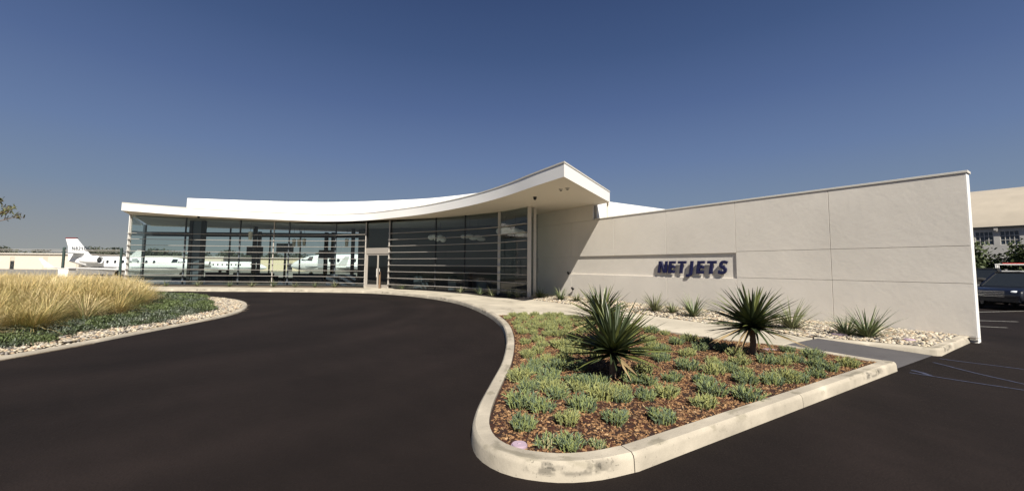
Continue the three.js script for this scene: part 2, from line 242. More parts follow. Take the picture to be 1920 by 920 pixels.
// ---------------------------------------------------------------- planting bed
const bedPoly = [...offset(kerbPath, .1).filter((p) => p.y > -13.6 && p.x > -1.2), ...bedEdge.slice().reverse(), ...bedBack.slice().reverse()];
const bedH = (x, z) => .118 + .03 * (fbm(x * 1.7 + 30, z * 1.7 + 30, 1 << 20, 3, 301) - .5) + .02 * (vnoise(x * 9, z * 9, 1 << 20, 303) - .5) + .05 * smooth(.15, 1.2, Math.min(distTo(kerbPath, x, z), distTo(bedBack, x, z), distTo(bedEdge, x, z)));
struct('planting_bed', terrain(bedPoly, .07, bedH), M.mulch, 'reddish brown bark mulch filling the kerbed planting bed', 'planting bed');
{
  const g = new THREE.BoxGeometry(1, .22, .42, 2, 1, 1), p = g.attributes.position; for (let i = 0; i < p.count; i++) p.setXYZ(i, p.getX(i) * (1 + .2 * Math.sin(i * 3)), p.getY(i) + .12 * Math.sin(p.getX(i) * 5 + i), p.getZ(i) * (1 + .35 * Math.sin(i * 5 + 1))); g.computeVertexNormals();
  const list = [], tones = [[.31, .175, .080], [.24, .128, .060], [.16, .088, .048], [.40, .245, .12], [.10, .058, .036], [.50, .34, .19]];
  scatter(bedPoly, 30000, (x, z) => { if (distTo(kerbPath, x, z) < .21) return false; if (z < -9 && R() < .45) return false; const t = tones[Math.floor(R() * R() * 6 * 1.15) % 6], k = rr(.75, 1.15), s = rr(.014, .044); list.push([x, bedH(x, z) + .004, z, new THREE.Euler(rr(-.4, .4), rr(0, 6.3), rr(-.45, .45)), V3(s, s * rr(.5, 1), s * rr(.5, 1)), col(t[0] * k, t[1] * k, t[2] * k)]); });
  instances('bark_chips', g, M.chip, list, 'loose bark chips strewn over the planting bed', 'bark chips');
}
// chalk stick succulents
function fingers(n, rad, h, dry = 0) {
  const parts = [[], [], []];
  for (let i = 0; i < n; i++) {
    const a = rr(0, 6.283), r = rad * Math.sqrt(R()) * .82, lean = (r / rad) * rr(.25, .8) + rr(-.1, .12), L = h * rr(.55, 1.05) * (1 - .25 * r / rad), w = rr(.0055, .009);
    const g = new THREE.CylinderGeometry(w * .55, w * .8, L, 5, 2, false); const p = g.attributes.position; for (let k = 0; k < p.count; k++) if (Math.abs(p.getY(k)) < .01) p.setXYZ(k, p.getX(k) * 1.5, p.getY(k), p.getZ(k) * 1.5);
    g.translate(0, L / 2, 0).rotateZ(-lean).rotateY(-a + rr(-.5, .5)).translate(Math.cos(a) * r, -.012, Math.sin(a) * r); g.computeVertexNormals();
    const t = R(); parts[t < dry ? 2 : t < .55 + dry * .3 ? 0 : 1].push(g);
    const kids = 2 + Math.floor(R() * 3); for (let j = 0; j < kids; j++) { const l2 = L * rr(.3, .55), q = new THREE.CylinderGeometry(w * .45, w * .75, l2, 5, 1).translate(0, l2 / 2, 0).rotateZ(-rr(.35, .9)).rotateY(rr(0, 6.28)).translate(0, L * rr(.35, .8), 0).rotateZ(-lean).rotateY(-a).translate(Math.cos(a) * r, -.012, Math.sin(a) * r); parts[R() < .5 ? 0 : 1].push(q); }
  }
  return parts.map((l) => l.length ? merge(l) : null);
}
const sKinds = { blue: [mat(.115, .155, .092, .6), mat(.240, .280, .100, .6), mat(.5, .43, .24, .7)], green: [mat(.195, .220, .098, .6), mat(.335, .345, .120, .6), mat(.48, .37, .16, .7)] };
const sProto = [fingers(74, .15, .20), fingers(60, .13, .18), fingers(84, .17, .21), fingers(52, .12, .14, .35), fingers(70, .155, .19)];
const clumpAt = [[.13, -4.06], [.34, -4.5], [.13, -4.73], [.57, -4.17], [.78, -4.51], [.55, -4.91], [.23, -5.28], [.5, -5.67], [.23, -6.04], [.82, -5.19], [1.06, -4.88], [1.07, -4.24], [.33, -3.71], [.52, -3.66], [.77, -3.69], [1.28, -4.8], [1.62, -5.54], [1.80, -5.5], [1.87, -5.01], [1.57, -4.3], [2.2, -5.66], [2.2, -4.74], [2.53, -5.21], [2.62, -5.57], [2.97, -6.04], [3.27, -6.68], [2.69, -6.3], [3.09, -7.26], [2.76, -7.53], [3.34, -8.32], [3.79, -8.72], [3.55, -7.77], [4.05, -8.55], [3.96, -7.72], [3.23, -5.69], [2.49, -6.81], [1.95, -6.07], [3.62, -9.7], [3.4, -10.0], [3.1, -10.5], [1.6, -4.92], [1.36, -5.13], [2.88, -5.05], [3.42, -6.06], [3.68, -6.66], [3.59, -5.69], [3.86, -5.82], [4.05, -5.83], [4.5, -6.1], [4.98, -6.47], [5.52, -6.76], [4.17, -6.75], [4.4, -6.68], [4.72, -6.9], [5.29, -7.24], [5.2, -7.74], [4.9, -6.66], [4.0, -7.35], [3.24, -6.19], [-.13, -12.3], [.15, -11.26], [.46, -12.34], [.61, -11.29], [.92, -12.14], [1.2, -12.5], [1.29, -11.33], [1.59, -12.19], [1.88, -11.77], [.27, -9.77], [.52, -9.64], [.84, -10.42], [.83, -9.25], [1.06, -9.2], [1.4, -10.13], [1.33, -8.93], [.31, -8.41], [.56, -8.63], [.85, -8.12], [.31, -7.22], [.5, -7.5], [.6, -6.79], [.61, -8.01], [.97, -7.84], [1.3, -8.14], [.85, -6.6], [.4, -6.5], [.12, -5.78], [.36, -6.13], [.66, -6.17], [.49, -5.45], [.52, -5.15], [.84, -5.5], [1.0, -5.3], [1.16, -5.41], [1, -6.18], [1.8, -10.81], [1.71, -9.7], [.68, -10.75], [1.06, -10.4], [1.28, -7.34], [1.0, -7.3], [2.07, -11.0], [1.71, -8.59], [2.83, -8.52], [2.68, -7.77], [2.17, -9.76], [2.71, -10.36], [2.45, -8.74], [2.27, -7.3], [1.45, -7.0], [.05, -12.9], [.35, -12.95], [.75, -13.1], [1.1, -13.05], [1.5, -12.95], [.3, -11.8], [.8, -11.75], [1.15, -11.85], [1.5, -11.65], [1.9, -12.5], [.4, -10.7], [1.0, -11.0], [1.45, -10.75], [.55, -10.2], [.2, -10.4], [2.3, -11.9], [2.4, -10.9], [1.95, -10.2], [2.45, -9.95], [1.3, -9.5], [.95, -9.75]];
const clumps = clumpAt.map(([x, z], i) => ({ x, z, i, kind: x < 1.5 && z < -6.6 || z < -8.2 && x < 3 ? 'green' : (hash(i, 3) < .3 ? 'green' : 'blue') }));
function nearOf(x, z) { const d = (a, b) => Math.hypot(x - a, z - b); return d(1.44, -5.82) < .75 ? 'around the front yucca foot' : d(1.87, -7.93) < .9 ? 'around the rear yucca foot' : d(4.37, -7.43) < .9 ? 'around the right yucca trunk' : z > -4.35 && x < 1.3 ? 'in the rounded bed tip' : x > 4.2 ? 'in the bed corner by the ramp' : z < -11 ? 'at the far bed end' : x < .35 ? 'along the driveway kerb' : x > 2.6 && z < -7.9 ? 'along the back walk edge' : x > 2.4 ? 'between right yucca and straight kerb' : z < -8.4 ? 'in the far bed half' : z < -6.2 ? 'left of the rear yucca' : x > 1.3 ? 'between front yucca and straight kerb' : 'left of the front yucca'; }
const ORD = ['first', 'second', 'third', 'fourth', 'fifth', 'sixth', 'seventh', 'eighth', 'ninth', 'tenth', 'eleventh', 'twelfth', 'thirteenth', 'fourteenth', 'fifteenth', 'sixteenth', 'seventeenth', 'eighteenth', 'nineteenth', 'twentieth', 'twenty-first', 'twenty-second', 'twenty-third', 'twenty-fourth'];
clumps.forEach((c) => { c.dry = c.i === 12 || c.i === 14; c.key = `${c.dry ? 'half dried' : c.kind === 'blue' ? 'blue green' : 'yellow green'} succulents ${nearOf(c.x, c.z)}`; });
clumps.forEach(({ x, z, i, kind, dry, key }) => {
  const row = clumps.filter((c) => c.key === key).sort((a, b) => a.x / -a.z - b.x / -b.z), n = row.findIndex((c) => c.i === i);
  const v = dry ? 3 : [0, 1, 2, 4][i % 4], sc = (i === 14 ? .6 : rr(.74, 1.06));
  const o = thing('succulent', row.length === 1 ? `only one of the ${key}` : `${ORD[n]} from left of the ${key}`, 'succulent', [x, bedH(x, z) - .006, z], rr(0, 6.28), 'finger leaved succulents in the planting bed');
  o.scale.setScalar(sc); sProto[v].forEach((g, k) => g && part(['stems', 'young_tips', 'dry_stems'][k], g, sKinds[kind][k], o));
});
// yuccas
function bladeGeo(L, w, droop, fold = .35, n = 6) {
  const v = [], uv = [], ix = [];
  for (let i = 0; i <= n; i++) { const t = i / n, ww = w * (t < .12 ? .55 + t * 3.7 : 1) * Math.pow(1 - t, .62) * (1 - .15 * t) + .0012, y = -droop * L * t * t, z = L * t; v.push(-ww, y + ww * fold, z, 0, y, z, ww, y + ww * fold, z); uv.push(0, t, .5, t, 1, t); }
  for (let i = 0; i < n; i++) for (let j = 0; j < 2; j++) { const a = i * 3 + j; ix.push(a, a + 1, a + 3, a + 1, a + 4, a + 3); }
  return toCreasedNormals(quads(v, uv, ix), .3);
}
const yBlades = [bladeGeo(.64, .032, .04), bladeGeo(.62, .031, .10), bladeGeo(.58, .030, .0), bladeGeo(.60, .030, .20), bladeGeo(.4, .024, .5)];
function yucca(label, pos, trunkH, size, n, lowest = -.35) {
  const o = thing('yucca', label, 'yucca', pos, 0, 'large yuccas in the planting bed');
  const tr = []; for (let i = 0; i < 6; i++) tr.push(cyl(.062 - i * .002, .052 - i * .002, trunkH / 6 + .012, rr(-.004, .004), -.03 + i * (trunkH + .03) / 6, rr(-.004, .004), 9));
  part('trunk', merge(tr), M.trunk, o);
  for (let i = 0; i < n; i++) {
    const t = (i + .5) / n, el = Math.asin(clamp(lowest + (1 - lowest) * Math.pow(t, .85), -1, 1)) + rr(-.07, .07), az = i * 2.39996 + rr(-.25, .25), k = Math.min(4, Math.floor(R() * 4));
    const low = el < -.05, m = low && R() < .5 ? M.leafDry : R() < .34 ? M.leafY2 : M.leafY, b = part('leaf', yBlades[low && R() < .5 ? (R() < .5 ? 4 : 3) : k], m, o);
    b.position.set(Math.sin(az) * .035, trunkH - .03 + .11 * t, Math.cos(az) * .035); b.rotation.set(-el, az, rr(-.35, .35), 'YXZ'); b.scale.setScalar(size * rr(.88, 1.08) * (1 - .12 * t * t));
  }
  return o;
}
yucca('largest spiky yucca standing in front among blue green succulents', [1.44, bedH(1.44, -5.82), -5.82], .34, 1.26, 165, -.12);
yucca('spiky yucca partly hidden behind the front yucca', [1.75, bedH(1.75, -7.93), -7.93], .52, 1.18, 140, -.30);
yucca('round headed dark yucca on a bare brown trunk near the ramp', [4.37, bedH(4.37, -7.43), -7.43], .50, 1.34, 165, -.30);
// valve box covers
for (const [x, z, label, s] of [[.08, -3.70, 'pale purple valve cover in the rounded tip of the bed', .065], [5.02, -7.98, 'purple valve cover in the bed beside the back of the ramp', .13], [7.75, -9.70, 'purple valve cover among river stones beside the ramp', .14], [8.78, -9.06, 'purple valve cover among river stones near the wall end kerb', .10]]) {
  const o = thing('valve_cover', label, 'valve cover', [x, z < -8.5 ? .16 : .115, z], .3, 'purple irrigation valve covers');
  part('rim', cyl(s * 1.12, s * 1.1, .03, 0, -.01, 0, 20), M.valve, o); part('lid', [cyl(s, s * .97, .012, 0, .019, 0, 20), box(.03, .006, .012, 0, .033, 0)], M.valve, o);
}

// ---------------------------------------------------------------- river stone strip along the wall
const stoneGeo = (() => { const g = new THREE.IcosahedronGeometry(1, 1), p = g.attributes.position; for (let i = 0; i < p.count; i++) { const x = p.getX(i), y = p.getY(i), z = p.getZ(i), k = 1 + .22 * (vnoise(x * 1.6 + 9, y * 1.6 + z * 1.3 + 9, 1 << 20, 401) - .5); p.setXYZ(i, x * k, y * k * .62, z * k * .8); } g.computeVertexNormals(); return g; })();
const stoneTones = [[.45, .38, .27], [.53, .46, .34], [.36, .30, .21], [.41, .37, .31], [.25, .22, .19], [.57, .51, .40], [.15, .135, .12], [.41, .30, .20]];
function stoneAt(x, y, z, s) { const t = stoneTones[Math.floor(R() * 8)], k = rr(.85, 1.1); return [x, y, z, new THREE.Euler(rr(-.5, .5), rr(0, 6.3), rr(-.5, .5)), V3(s * rr(.8, 1.35), s * rr(.7, 1.1), s * rr(.8, 1.2)), col(t[0] * k, t[1] * k, t[2] * k)]; }
const wallFoot = [wallAt(.1, .02), wallAt(-17.1, .02)];
const rockPoly = [...rockEdge, ...offset(rampKerb, .16), wallFoot[0], wallFoot[1]];
struct('stone_bed', flat(rockPoly, .125), M.stoneSoil, 'gritty soil of the planting strip along the wall', 'soil');
{
  const list = [], lim = offset(rampKerb, .16);
  const put = (n, near) => scatter(rockPoly, n, (x, z) => { if (near && z < -13) return false; if (Math.min(distTo(rockEdge, x, z), distTo(rampKerb, x, z) - .16) < .03) return false; list.push(stoneAt(x, .142 + rr(0, .02), z, rr(.020, .048))); });
  put(7400, false); put(3600, true);
  instances('river_stones', stoneGeo, M.stone, list, 'cream and grey river stones spread along the foot of the wall', 'stones');
}
function tuft(n, L, w, spread, lean0 = .15) { const l = []; for (let i = 0; i < n; i++) { const g = bladeGeo(L * rr(.6, 1.1), w * rr(.7, 1.1), rr(.05, spread), .3, 5), el = Math.PI / 2 - lean0 - Math.pow(R(), .8) * 1.0, az = i * 2.39996 + rr(-.3, .3); g.rotateX(-el).rotateY(az).translate(Math.sin(az) * .03, -.02, Math.cos(az) * .03); l.push(g); } return l; }
const plantMats = [[mat(.085, .115, .050, .5), mat(.16, .19, .08, .5)], [mat(.14, .155, .075, .5), mat(.23, .24, .12, .55)]];
const wallPlants = [[1.45, -20.6, .55, 0, 'leftmost slender green plant by the white posts'], [2.35, -19.35, .62, 0, 'slender upright plant second from the white posts'], [3.0, -18.75, .42, 1, 'low pale plant below the small wall spotlight'], [3.55, -17.9, .5, 0, 'dark green plant left of the yucca tops by the wall'], [5.15, -14.7, .72, 1, 'broad green tuft left of the lettering against the wall'], [5.6, -14.25, .40, 1, 'small pale tuft just right of the broad green tuft'], [5.85, -13.15, .78, 0, 'upright plant with a tall green centre below the lettering'], [7.35, -10.75, .78, 1, 'yellow green tuft behind the yucca nearest the ramp'], [8.2, -9.45, .80, 0, 'open leaved plant in the stones nearest the wall end'], [7.95, -9.75, .5, 0, 'low dark tuft touching the open leaved plant near the wall end']];
for (const [x, z, L, k, label] of wallPlants) { const o = thing('wall_plant', label, 'plant', [x, .15, z], rr(0, 6), 'tufted plants along the wall'); const a = tuft(Math.round(64 + L * 50), L * 1.12, .019, .35), h = a.splice(0, a.length / 2 | 0); part('leaves', merge(h), plantMats[k][0], o); part('young_leaves', merge(a), plantMats[k][1], o); part('crown_base', new THREE.SphereGeometry(.05, 8, 6).scale(1, .8, 1), M.trunk, o); }
const fp = [[-24.4, -28.75], [-22.3, -28.9], [-19.9, -28.75], [-18.4, -28.85], [-16.95, -28.95], [-15.4, -29.0], [-14.0, -29.0], [-12.6, -29.0], [-7.35, -27.4], [-3.0, -23.95], [-1.75, -22.55], [-1.0, -21.6], [-.1, -20.9], [.3, -20.45]];
fp.forEach(([x, z], i) => { const o = thing('strip_plant', i < 8 ? `${ORD[i]} from left of the green tufts below the glass left of the door` : i === 8 ? 'arching tuft just right of the entrance door' : `${ORD[i - 9]} from left of the dark tufts in the shade right of the door`, 'plant', [x, .135, z], rr(0, 6), i < 8 ? 'tufts below the glass left of the door' : i === 8 ? undefined : 'tufts in the shaded strip right of the door'); const a = tuft(34, rr(.45, .62), .014, .4, .05), h = a.splice(0, 17); part('leaves', merge(h), plantMats[i % 2][0], o); part('young_leaves', merge(a), plantMats[i % 2][1], o); part('crown_base', new THREE.SphereGeometry(.04, 8, 6), M.trunk, o); });

// ---------------------------------------------------------------- left island with grasses
const isleEdge = curve([[-9.2, 4], [-8.95, 0], [-8.85, -4], [-8.86, -7.17], [-8.84, -7.97], [-8.92, -9.1], [-9.05, -10.7], [-9.15, -12.5], [-9.5, -14.2], [-10.4, -16.1], [-12.1, -18.5], [-14.0, -20.1], [-16, -20.9], [-20, -21.4], [-30, -21.8], [-46, -22]], 130);
const islePoly = [...offset(isleEdge, .06), V2(-46, 4)];
const isleD = (x, z) => distTo(isleEdge, x, z), isleTop = (x, z) => { const d = isleD(x, z); return .005 + .05 * smooth(.2, .3, d) + .16 * smooth(.2, 1.6, d) + .36 * smooth(1.2, 5.5, d) + .05 * (fbm(x * .8 + 60, z * .8 + 60, 1 << 20, 3, 501) - .5) * smooth(.2, 1, d); };
kerb('kerb', isleEdge, .20, .045, 4.2, 'low pale concrete edging round the grass island');
struct('grass_island', terrain(islePoly, .3, isleTop), M.soil, 'low earth mound of the island left of the driveway', 'mound');
const bandStone = (x, z) => .72 + .10 * Math.sin(z * 2.1 + x) + .75 * smooth(-13, -17, z), bandCover = (x, z) => 1.58 + .16 * Math.sin(z * 1.9 + x) + .12 * Math.sin(z * 5) + .95 * smooth(-9.5, -13, z) + 1.2 * smooth(-13, -16.5, z);
{
  const list = [];
  const near = [...cut(isleEdge, 8, 46), ...offset(cut(isleEdge, 8, 46), 1.9).reverse()];
  scatter(near, 19000, (x, z) => { const d = isleD(x, z); if (d < .17 || d > bandStone(x, z) || z > -5) return false; list.push(stoneAt(x, isleTop(x, z) + rr(0, .03), z, rr(.018, .042))); });
  instances('river_stones', stoneGeo, M.stone, list, 'cream river stones banding the edge of the grass island', 'stones');
}
{ // low ground cover
  const l = []; for (let i = 0; i < 70; i++) { const s = rr(.012, .026), g = new THREE.PlaneGeometry(s, s * 1.9, 1, 2), p = g.attributes.position; for (let k = 0; k < p.count; k++) if (Math.abs(p.getY(k)) > .001) p.setX(k, p.getX(k) * .35); g.rotateX(-rr(.2, 1.5)).rotateY(rr(0, 6.28)); const a = rr(0, 6.28), r = .15 * Math.sqrt(R()); g.translate(Math.cos(a) * r, .02 + rr(0, .13) * (1 - r * 3.4), Math.sin(a) * r); l.push(g); }
  const g = merge(l), list = [], region = [...cut(isleEdge, 8, 48), ...offset(cut(isleEdge, 8, 48), 4.2).reverse()];
  scatter(region, 5600, (x, z) => { const d = isleD(x, z); if (d < bandStone(x, z) - .05 || d > bandCover(x, z) + .35 || z > -4.5) return false; const patch = fbm(x * 1.6 + 80, z * 1.6 + 80, 1 << 20, 3, 511); if (patch < .34 && R() < .7) return false; const s = rr(.75, 1.3), c = patch > .55 ? [.095, .125, .042] : R() < .35 ? [.13, .15, .11] : [.062, .085, .036], k = rr(.8, 1.2); list.push([x, isleTop(x, z), z, new THREE.Euler(rr(-.2, .2), rr(0, 6.3), rr(-.2, .2)), V3(s, s * rr(.8, 1.3), s), col(c[0] * k, c[1] * k, c[2] * k)]); });
  instances('ground_cover', g, mat(1, 1, 1, .6), list, 'dark green low ground cover between the stones and the golden grass', 'ground cover');
}
{ // golden feather grass with green shorter blades
  const make = (n, L, w, sp, tilt) => { const l = []; for (let i = 0; i < n; i++) { const g = bladeGeo(L * rr(.55, 1.12), w * rr(.6, 1.2), rr(.05, sp), .2, 5), el = 1.5 - Math.pow(R(), 1.2) * tilt, az = rr(0, 6.28); g.rotateX(-el).rotateY(az).translate(Math.sin(az) * rr(0, .07), -.02, Math.cos(az) * rr(0, .07)); l.push(g); } return merge(l); };
  const gold = make(175, .74, .0028, .85, 1.0), green = make(90, .50, .0034, .7, 1.05), A = [], B = [];
  scatter(islePoly, 1500, (x, z) => { const d = isleD(x, z); if (d < bandCover(x, z) || z > -3.5 || x < -30 || z < -20.3 || -x / Math.max(1, -z) > 1.55) return false; const patch = fbm(x * .9 + 40, z * .9 + 40, 1 << 20, 3, 521), k = rr(.8, 1.15), s = rr(.62, 1.12) * (.85 + .3 * patch), y = isleTop(x, z), e = new THREE.Euler(rr(-.14, .14), rr(0, 6.3), rr(-.14, .14));
    const t = R() < .3 ? [.57, .42, .17] : R() < .5 ? [.63, .51, .28] : [.52, .42, .18]; if (R() < .93) A.push([x, y, z, e, V3(s, s, s), col(t[0] * k, t[1] * k, t[2] * k)]);
    if (patch > .30) { const q = R() < .55 ? [.15, .175, .05] : [.27, .25, .085]; B.push([x + rr(-.1, .1), y, z + rr(-.1, .1), new THREE.Euler(0, rr(0, 6.3), 0), V3(s * 1.2, s * 1.25, s * 1.2), col(q[0] * k, q[1] * k, q[2] * k)]); } });
  instances('feather_grass', gold, mat(1, 1, 1, .7), A, 'golden dry feather grass covering the island mound', 'grass');
  instances('feather_grass', green, mat(1, 1, 1, .6), B, 'green shorter blades growing among the golden feather grass', 'grass');
}

// ---------------------------------------------------------------- the long stucco wall with raised letters
const wall = thing('sign_wall', 'long off white stucco wall with scored panels and a recessed band for lettering', 'wall', [W0.x, 0, W0.z], WT);
{
  const cols = [0, -2.78, -5.56, -8.4, -11.25, -14.2, -17.2], g = .0055, top = 4.07;
  part('core', box2(-17.2, -.02, -.1, top - .01, -.30, -.085), M.reveal, wall);
  for (let i = 0; i < 6; i++) {
    const x1 = cols[i] - (i ? g : 0), x0 = cols[i + 1] + g, rows = i < 2 ? [[0, 1.39], [1.39, 2.30], [2.30, top]] : [[0, 1.36], [2.26, top]];
    for (const [a, b] of rows) part('wall_panel', cbox(x0, x1, a + (a ? g : -.1), b - g, -.095, 0, .004), M.stucco, wall);
    if (i >= 2) part('recess_panel', cbox(x0 - g, x1 + g, 1.33, 2.29, -.2, -.054, .001), M.stucco, wall);
  }
  part('end_face', cbox(0, .30, -.1, top, 0, .022, .004).rotateY(Math.PI / 2).translate(0, 0, 0), M.white, wall);
  part('coping', [cbox(-12.62, .05, top + .002, top + .06, -.33, .020, .006)], M.coping, wall);
  part('upper_panel', cbox(-17.2, -12.62, top + .002, 4.86, -.095, -.004, .006), M.stucco, wall);
  part('base_strip', box2(-17.2, -.01, .10, .165, .0005, .006), M.reveal, wall);
}
const font = await new FontLoader().loadAsync('fonts/droid/droid_sans_bold.typeface.json');
{
  const o = thing('raised_lettering', 'dark navy raised capital letters mounted in the wall recess', 'lettering', [W0.x, 0, W0.z], WT);
  const word = 'NETJETS', cx = [-8.60, -8.17, -7.73, -7.37, -6.93, -6.50, -6.06];
  [...word].forEach((ch, i) => {
    const g = new TextGeometry(ch, { font, size: .47, depth: .055, curveSegments: 8, bevelEnabled: true, bevelThickness: .006, bevelSize: .011, bevelSegments: 2 }); g.computeBoundingBox(); const b = g.boundingBox;
    g.translate(-(b.min.x + b.max.x) / 2, 0, 0); g.applyMatrix4(new THREE.Matrix4().makeShear(0, 0, .16, 0, 0, 0)); g.translate(cx[i], 1.51, .0);
    const l = part('letter', g, M.navy, o);
    part('standoff', [rod(V3(cx[i] + .03, 1.60, -.075), V3(cx[i] + .03, 1.60, .002), .009), rod(V3(cx[i] + .07, 1.86, -.075), V3(cx[i] + .07, 1.86, .002), .009)], M.alu, l);
  });
}
for (const [u, y, label] of [[-14.32, 1.40, 'small black spotlight on the wall ledge near the roof shadow'], [-14.0, .60, 'small black spotlight low on the wall above the stones']]) {
  const p = wallAt(u, 0), o = thing('wall_spotlight', label, 'spotlight', [p.x, y, p.y], WT, 'wall spotlights'); part('mount', rod(V3(0, 0, -.1), V3(0, 0, .09), .02), M.black, o); part('lamp_head', new THREE.CylinderGeometry(.05, .065, .13, 14).rotateX(.7).translate(.0, .0, .13), M.black, o);
}

// ---------------------------------------------------------------- glass building
const B = thing('terminal_building', 'glass fronted building with a sweeping curved white roof and silver louvers', 'building');
{
  const backPts = [V2(4.72, -19.42), V2(2.4, -24.0), V2(1.5, -29), V2(-3, -42), V2(-37.6, -42)], poly = [...roofFront, ...backPts], TH = .52;
  const soff = flat(poly, (x) => soffitH(x)), topG = flat(poly, (x) => soffitH(x) + TH);
  part('soffit', soff, M.soffit, B);
  const roof = part('roof', topG, M.roofTop, B);
  const strip = (path, f0, f1) => { const v = [], uv = [], ix = []; let L = 0; path.forEach((p, i) => { if (i) L += p.distanceTo(path[i - 1]); v.push(p.x, f0(p), p.y, p.x, f1(p), p.y); uv.push(L, 0, L, 1); }); for (let i = 0; i < path.length - 1; i++) ix.push(i * 2, i * 2 + 2, i * 2 + 1, i * 2 + 1, i * 2 + 2, i * 2 + 3); return quads(v, uv, ix); };
  const lo = (p) => soffitH(p.x), hi = (p) => soffitH(p.x) + TH;
  part('fascia', strip(roofFront, lo, hi), M.white, roof);
  part('fascia', strip([roofFront.at(-1), backPts[0]], lo, hi), M.white, roof);
  part('fascia', strip([...backPts, roofFront[0]], lo, hi), M.white, roof);
  // thin metal edge along the top of the fascia
  const edge = (path) => { const a = offset(path, -.018), b = offset(path, .07), v = [], uv = [], ix = []; path.forEach((p, i) => { const h = hi(p); v.push(a[i].x, h - .03, a[i].y, a[i].x, h + .028, a[i].y, b[i].x, h + .028, b[i].y); uv.push(i, 0, i, .5, i, 1); }); for (let i = 0; i < path.length - 1; i++) for (let j = 0; j < 2; j++) { const q = i * 3 + j; ix.push(q, q + 3, q + 1, q + 1, q + 3, q + 4); } return toCreasedNormals(quads(v, uv, ix), .5); };
  part('roof_edge', edge([...roofFront, ...[.25, .5, .75, 1].map((t) => roofFront.at(-1).clone().lerp(backPts[0], t))]), M.coping, roof);
  // parapet set back on the roof
  const par = curve([[-23.3, -28.75], [-19.35, -29.55], [-14.42, -30.05], [-9.3, -29.1], [-5.98, -28.0], [-3.95, -26.85], [-1.5, -25.2], [1, -23.6]], 50);
  part('parapet', sweep(par, [[0, 5.30], [0, 6.37], [.02, 6.40], [.22, 6.40], [.25, 6.37], [.25, 5.30]], 0, .5), M.white, B);
  part('parapet', sweep([V2(-26.5, -38), V2(-24.9, -33.5), V2(-23.36, -28.9)], [[0, 5.30], [0, 6.37], [.02, 6.395], [.22, 6.395], [.25, 6.37], [.25, 5.30]], 0, .5), M.white, B);
  // block behind the long wall
  const blk = new THREE.Group(); const bw = (u0, u1, n0, n1, y0, y1) => { const p = [wallAt(u0, n0), wallAt(u1, n0), wallAt(u1, n1), wallAt(u0, n1)]; return slab(p, y0, y1, .01); };
  part('rear_block', bw(-12.62, -16.9, -.31, -11, 0, 5.12), M.white, B);
  part('roof_prop', (() => { const p = wallAt(-11.75, -.16); return box(.09, .75, .09, p.x, 4.15 + .36, p.y); })(), M.soffit, B);
  // floor, ceiling, rear walls
  part('floor', slab([...facadeV.map((p) => V2(p.x, p.y - .08)), V2(1.5, -24.2), V2(-3, -39.9), V2(-36.4, -40)], .02, .14, .004), M.interiorFloor, B);
  part('ceiling', flat([...facadeV.map((p) => V2(p.x + .05, p.y - .25)), V2(1.4, -24.6), V2(-3, -39.8), V2(-36, -39.8)], (x) => soffitH(x) - .05), M.interiorCeil, B);
  const pw = (a, b, y0, y1, w = .15) => bar(V3(a[0], (y0 + y1) / 2, a[1]), V3(b[0], (y0 + y1) / 2, b[1]), w, y1 - y0);
  for (const [a, b] of [[[-14, -40], [-13.3, -35.2]], [[-13.3, -35.2], [-5.2, -32.6]], [[-5.2, -32.6], [.3, -29.4]], [[.3, -29.4], [1.5, -24.1]]]) part('interior_wall', pw(a, b, .14, 4.84), M.interiorWall, B);
  // front glazing: panes, mullions
  const H = (p) => soffitH(p[0]) - .01;
  const pane = (a, b, y0, y1a, y1b) => quads([a[0], y0, a[1], b[0], y0, b[1], b[0], y1b, b[1], a[0], y1a, a[1]], [0, 0, 1, 0, 1, 1, 0, 1], [0, 1, 2, 0, 2, 3]);
  for (let i = 0; i < facade.length - 1; i++) { const a = facade[i], b = facade[i + 1]; if (i === 5) part('glass_pane', pane(a, b, 2.96, H(a), H(b)), M.glass, B); else part('glass_pane', pane(a, b, .2, H(a), H(b)), M.glass, B); if (i !== 5) part('sill', pw(a, b, .135, .215, .10), M.darkMetal, B); }
  facade.forEach((p, i) => { const end = i === 0, fat = i === 9; if (i === 10) return; part('mullion', box(end ? .13 : fat ? .16 : .07, H(p) - .13, end ? .13 : fat ? .16 : .10, p[0], .13 + (H(p) - .13) / 2, p[1] - .0), end ? M.whiteAlu : fat ? M.alu : i < 5 ? M.steelBlue : M.darkMetal, B); });
  // end posts and the short glass return
  for (const [x, z, w] of [[.90, -20.93, .20], [1.22, -21.55, .15]]) part('corner_post', box(w, 4.72, w, x, .13 + 2.36, z), M.alu, B);
  part('glass_pane', pane([1.0, -21.1], [1.56, -23.9], .2, 4.83, 4.83), M.glass, B);
  // left end glass
  part('glass_pane', pane([-28.4, -30], [-36.4, -40], .2, soffitH(-28.4) - .01, soffitH(-36.4) - .01), M.glass, B);
  // rear glass toward the apron
  const rear = [[-36.4, -40.1], [-32, -40.15], [-28, -40.15], [-24, -40.15], [-21, -40.15], [-17.6, -40.15], [-14.1, -40.1]];
  for (let i = 0; i < rear.length - 1; i++) { const a = rear[i], b = rear[i + 1]; part('glass_pane', pane(a, b, .2, H(a), H(b)), M.glass, B); part('sill', pw(a, b, .12, .45, .12), M.darkMetal, B); }
  rear.forEach((p) => part('mullion', box(.09, H(p) - .1, .14, p[0], .1 + (H(p) - .1) / 2, p[1]), M.darkMetal, B));
  part('transom', pw(rear[0], rear.at(-1), 4.42, 4.85, .16), M.darkMetal, B);
  // silver louvers carried in front of the glass, in two runs either side of the door
  const fc = facade.map(([x, z]) => V2(x, z)); const runL = offset(curve(facade.slice(0, 6), 40), -.17), runR = offset(curve(facade.slice(6), 40), -.17);
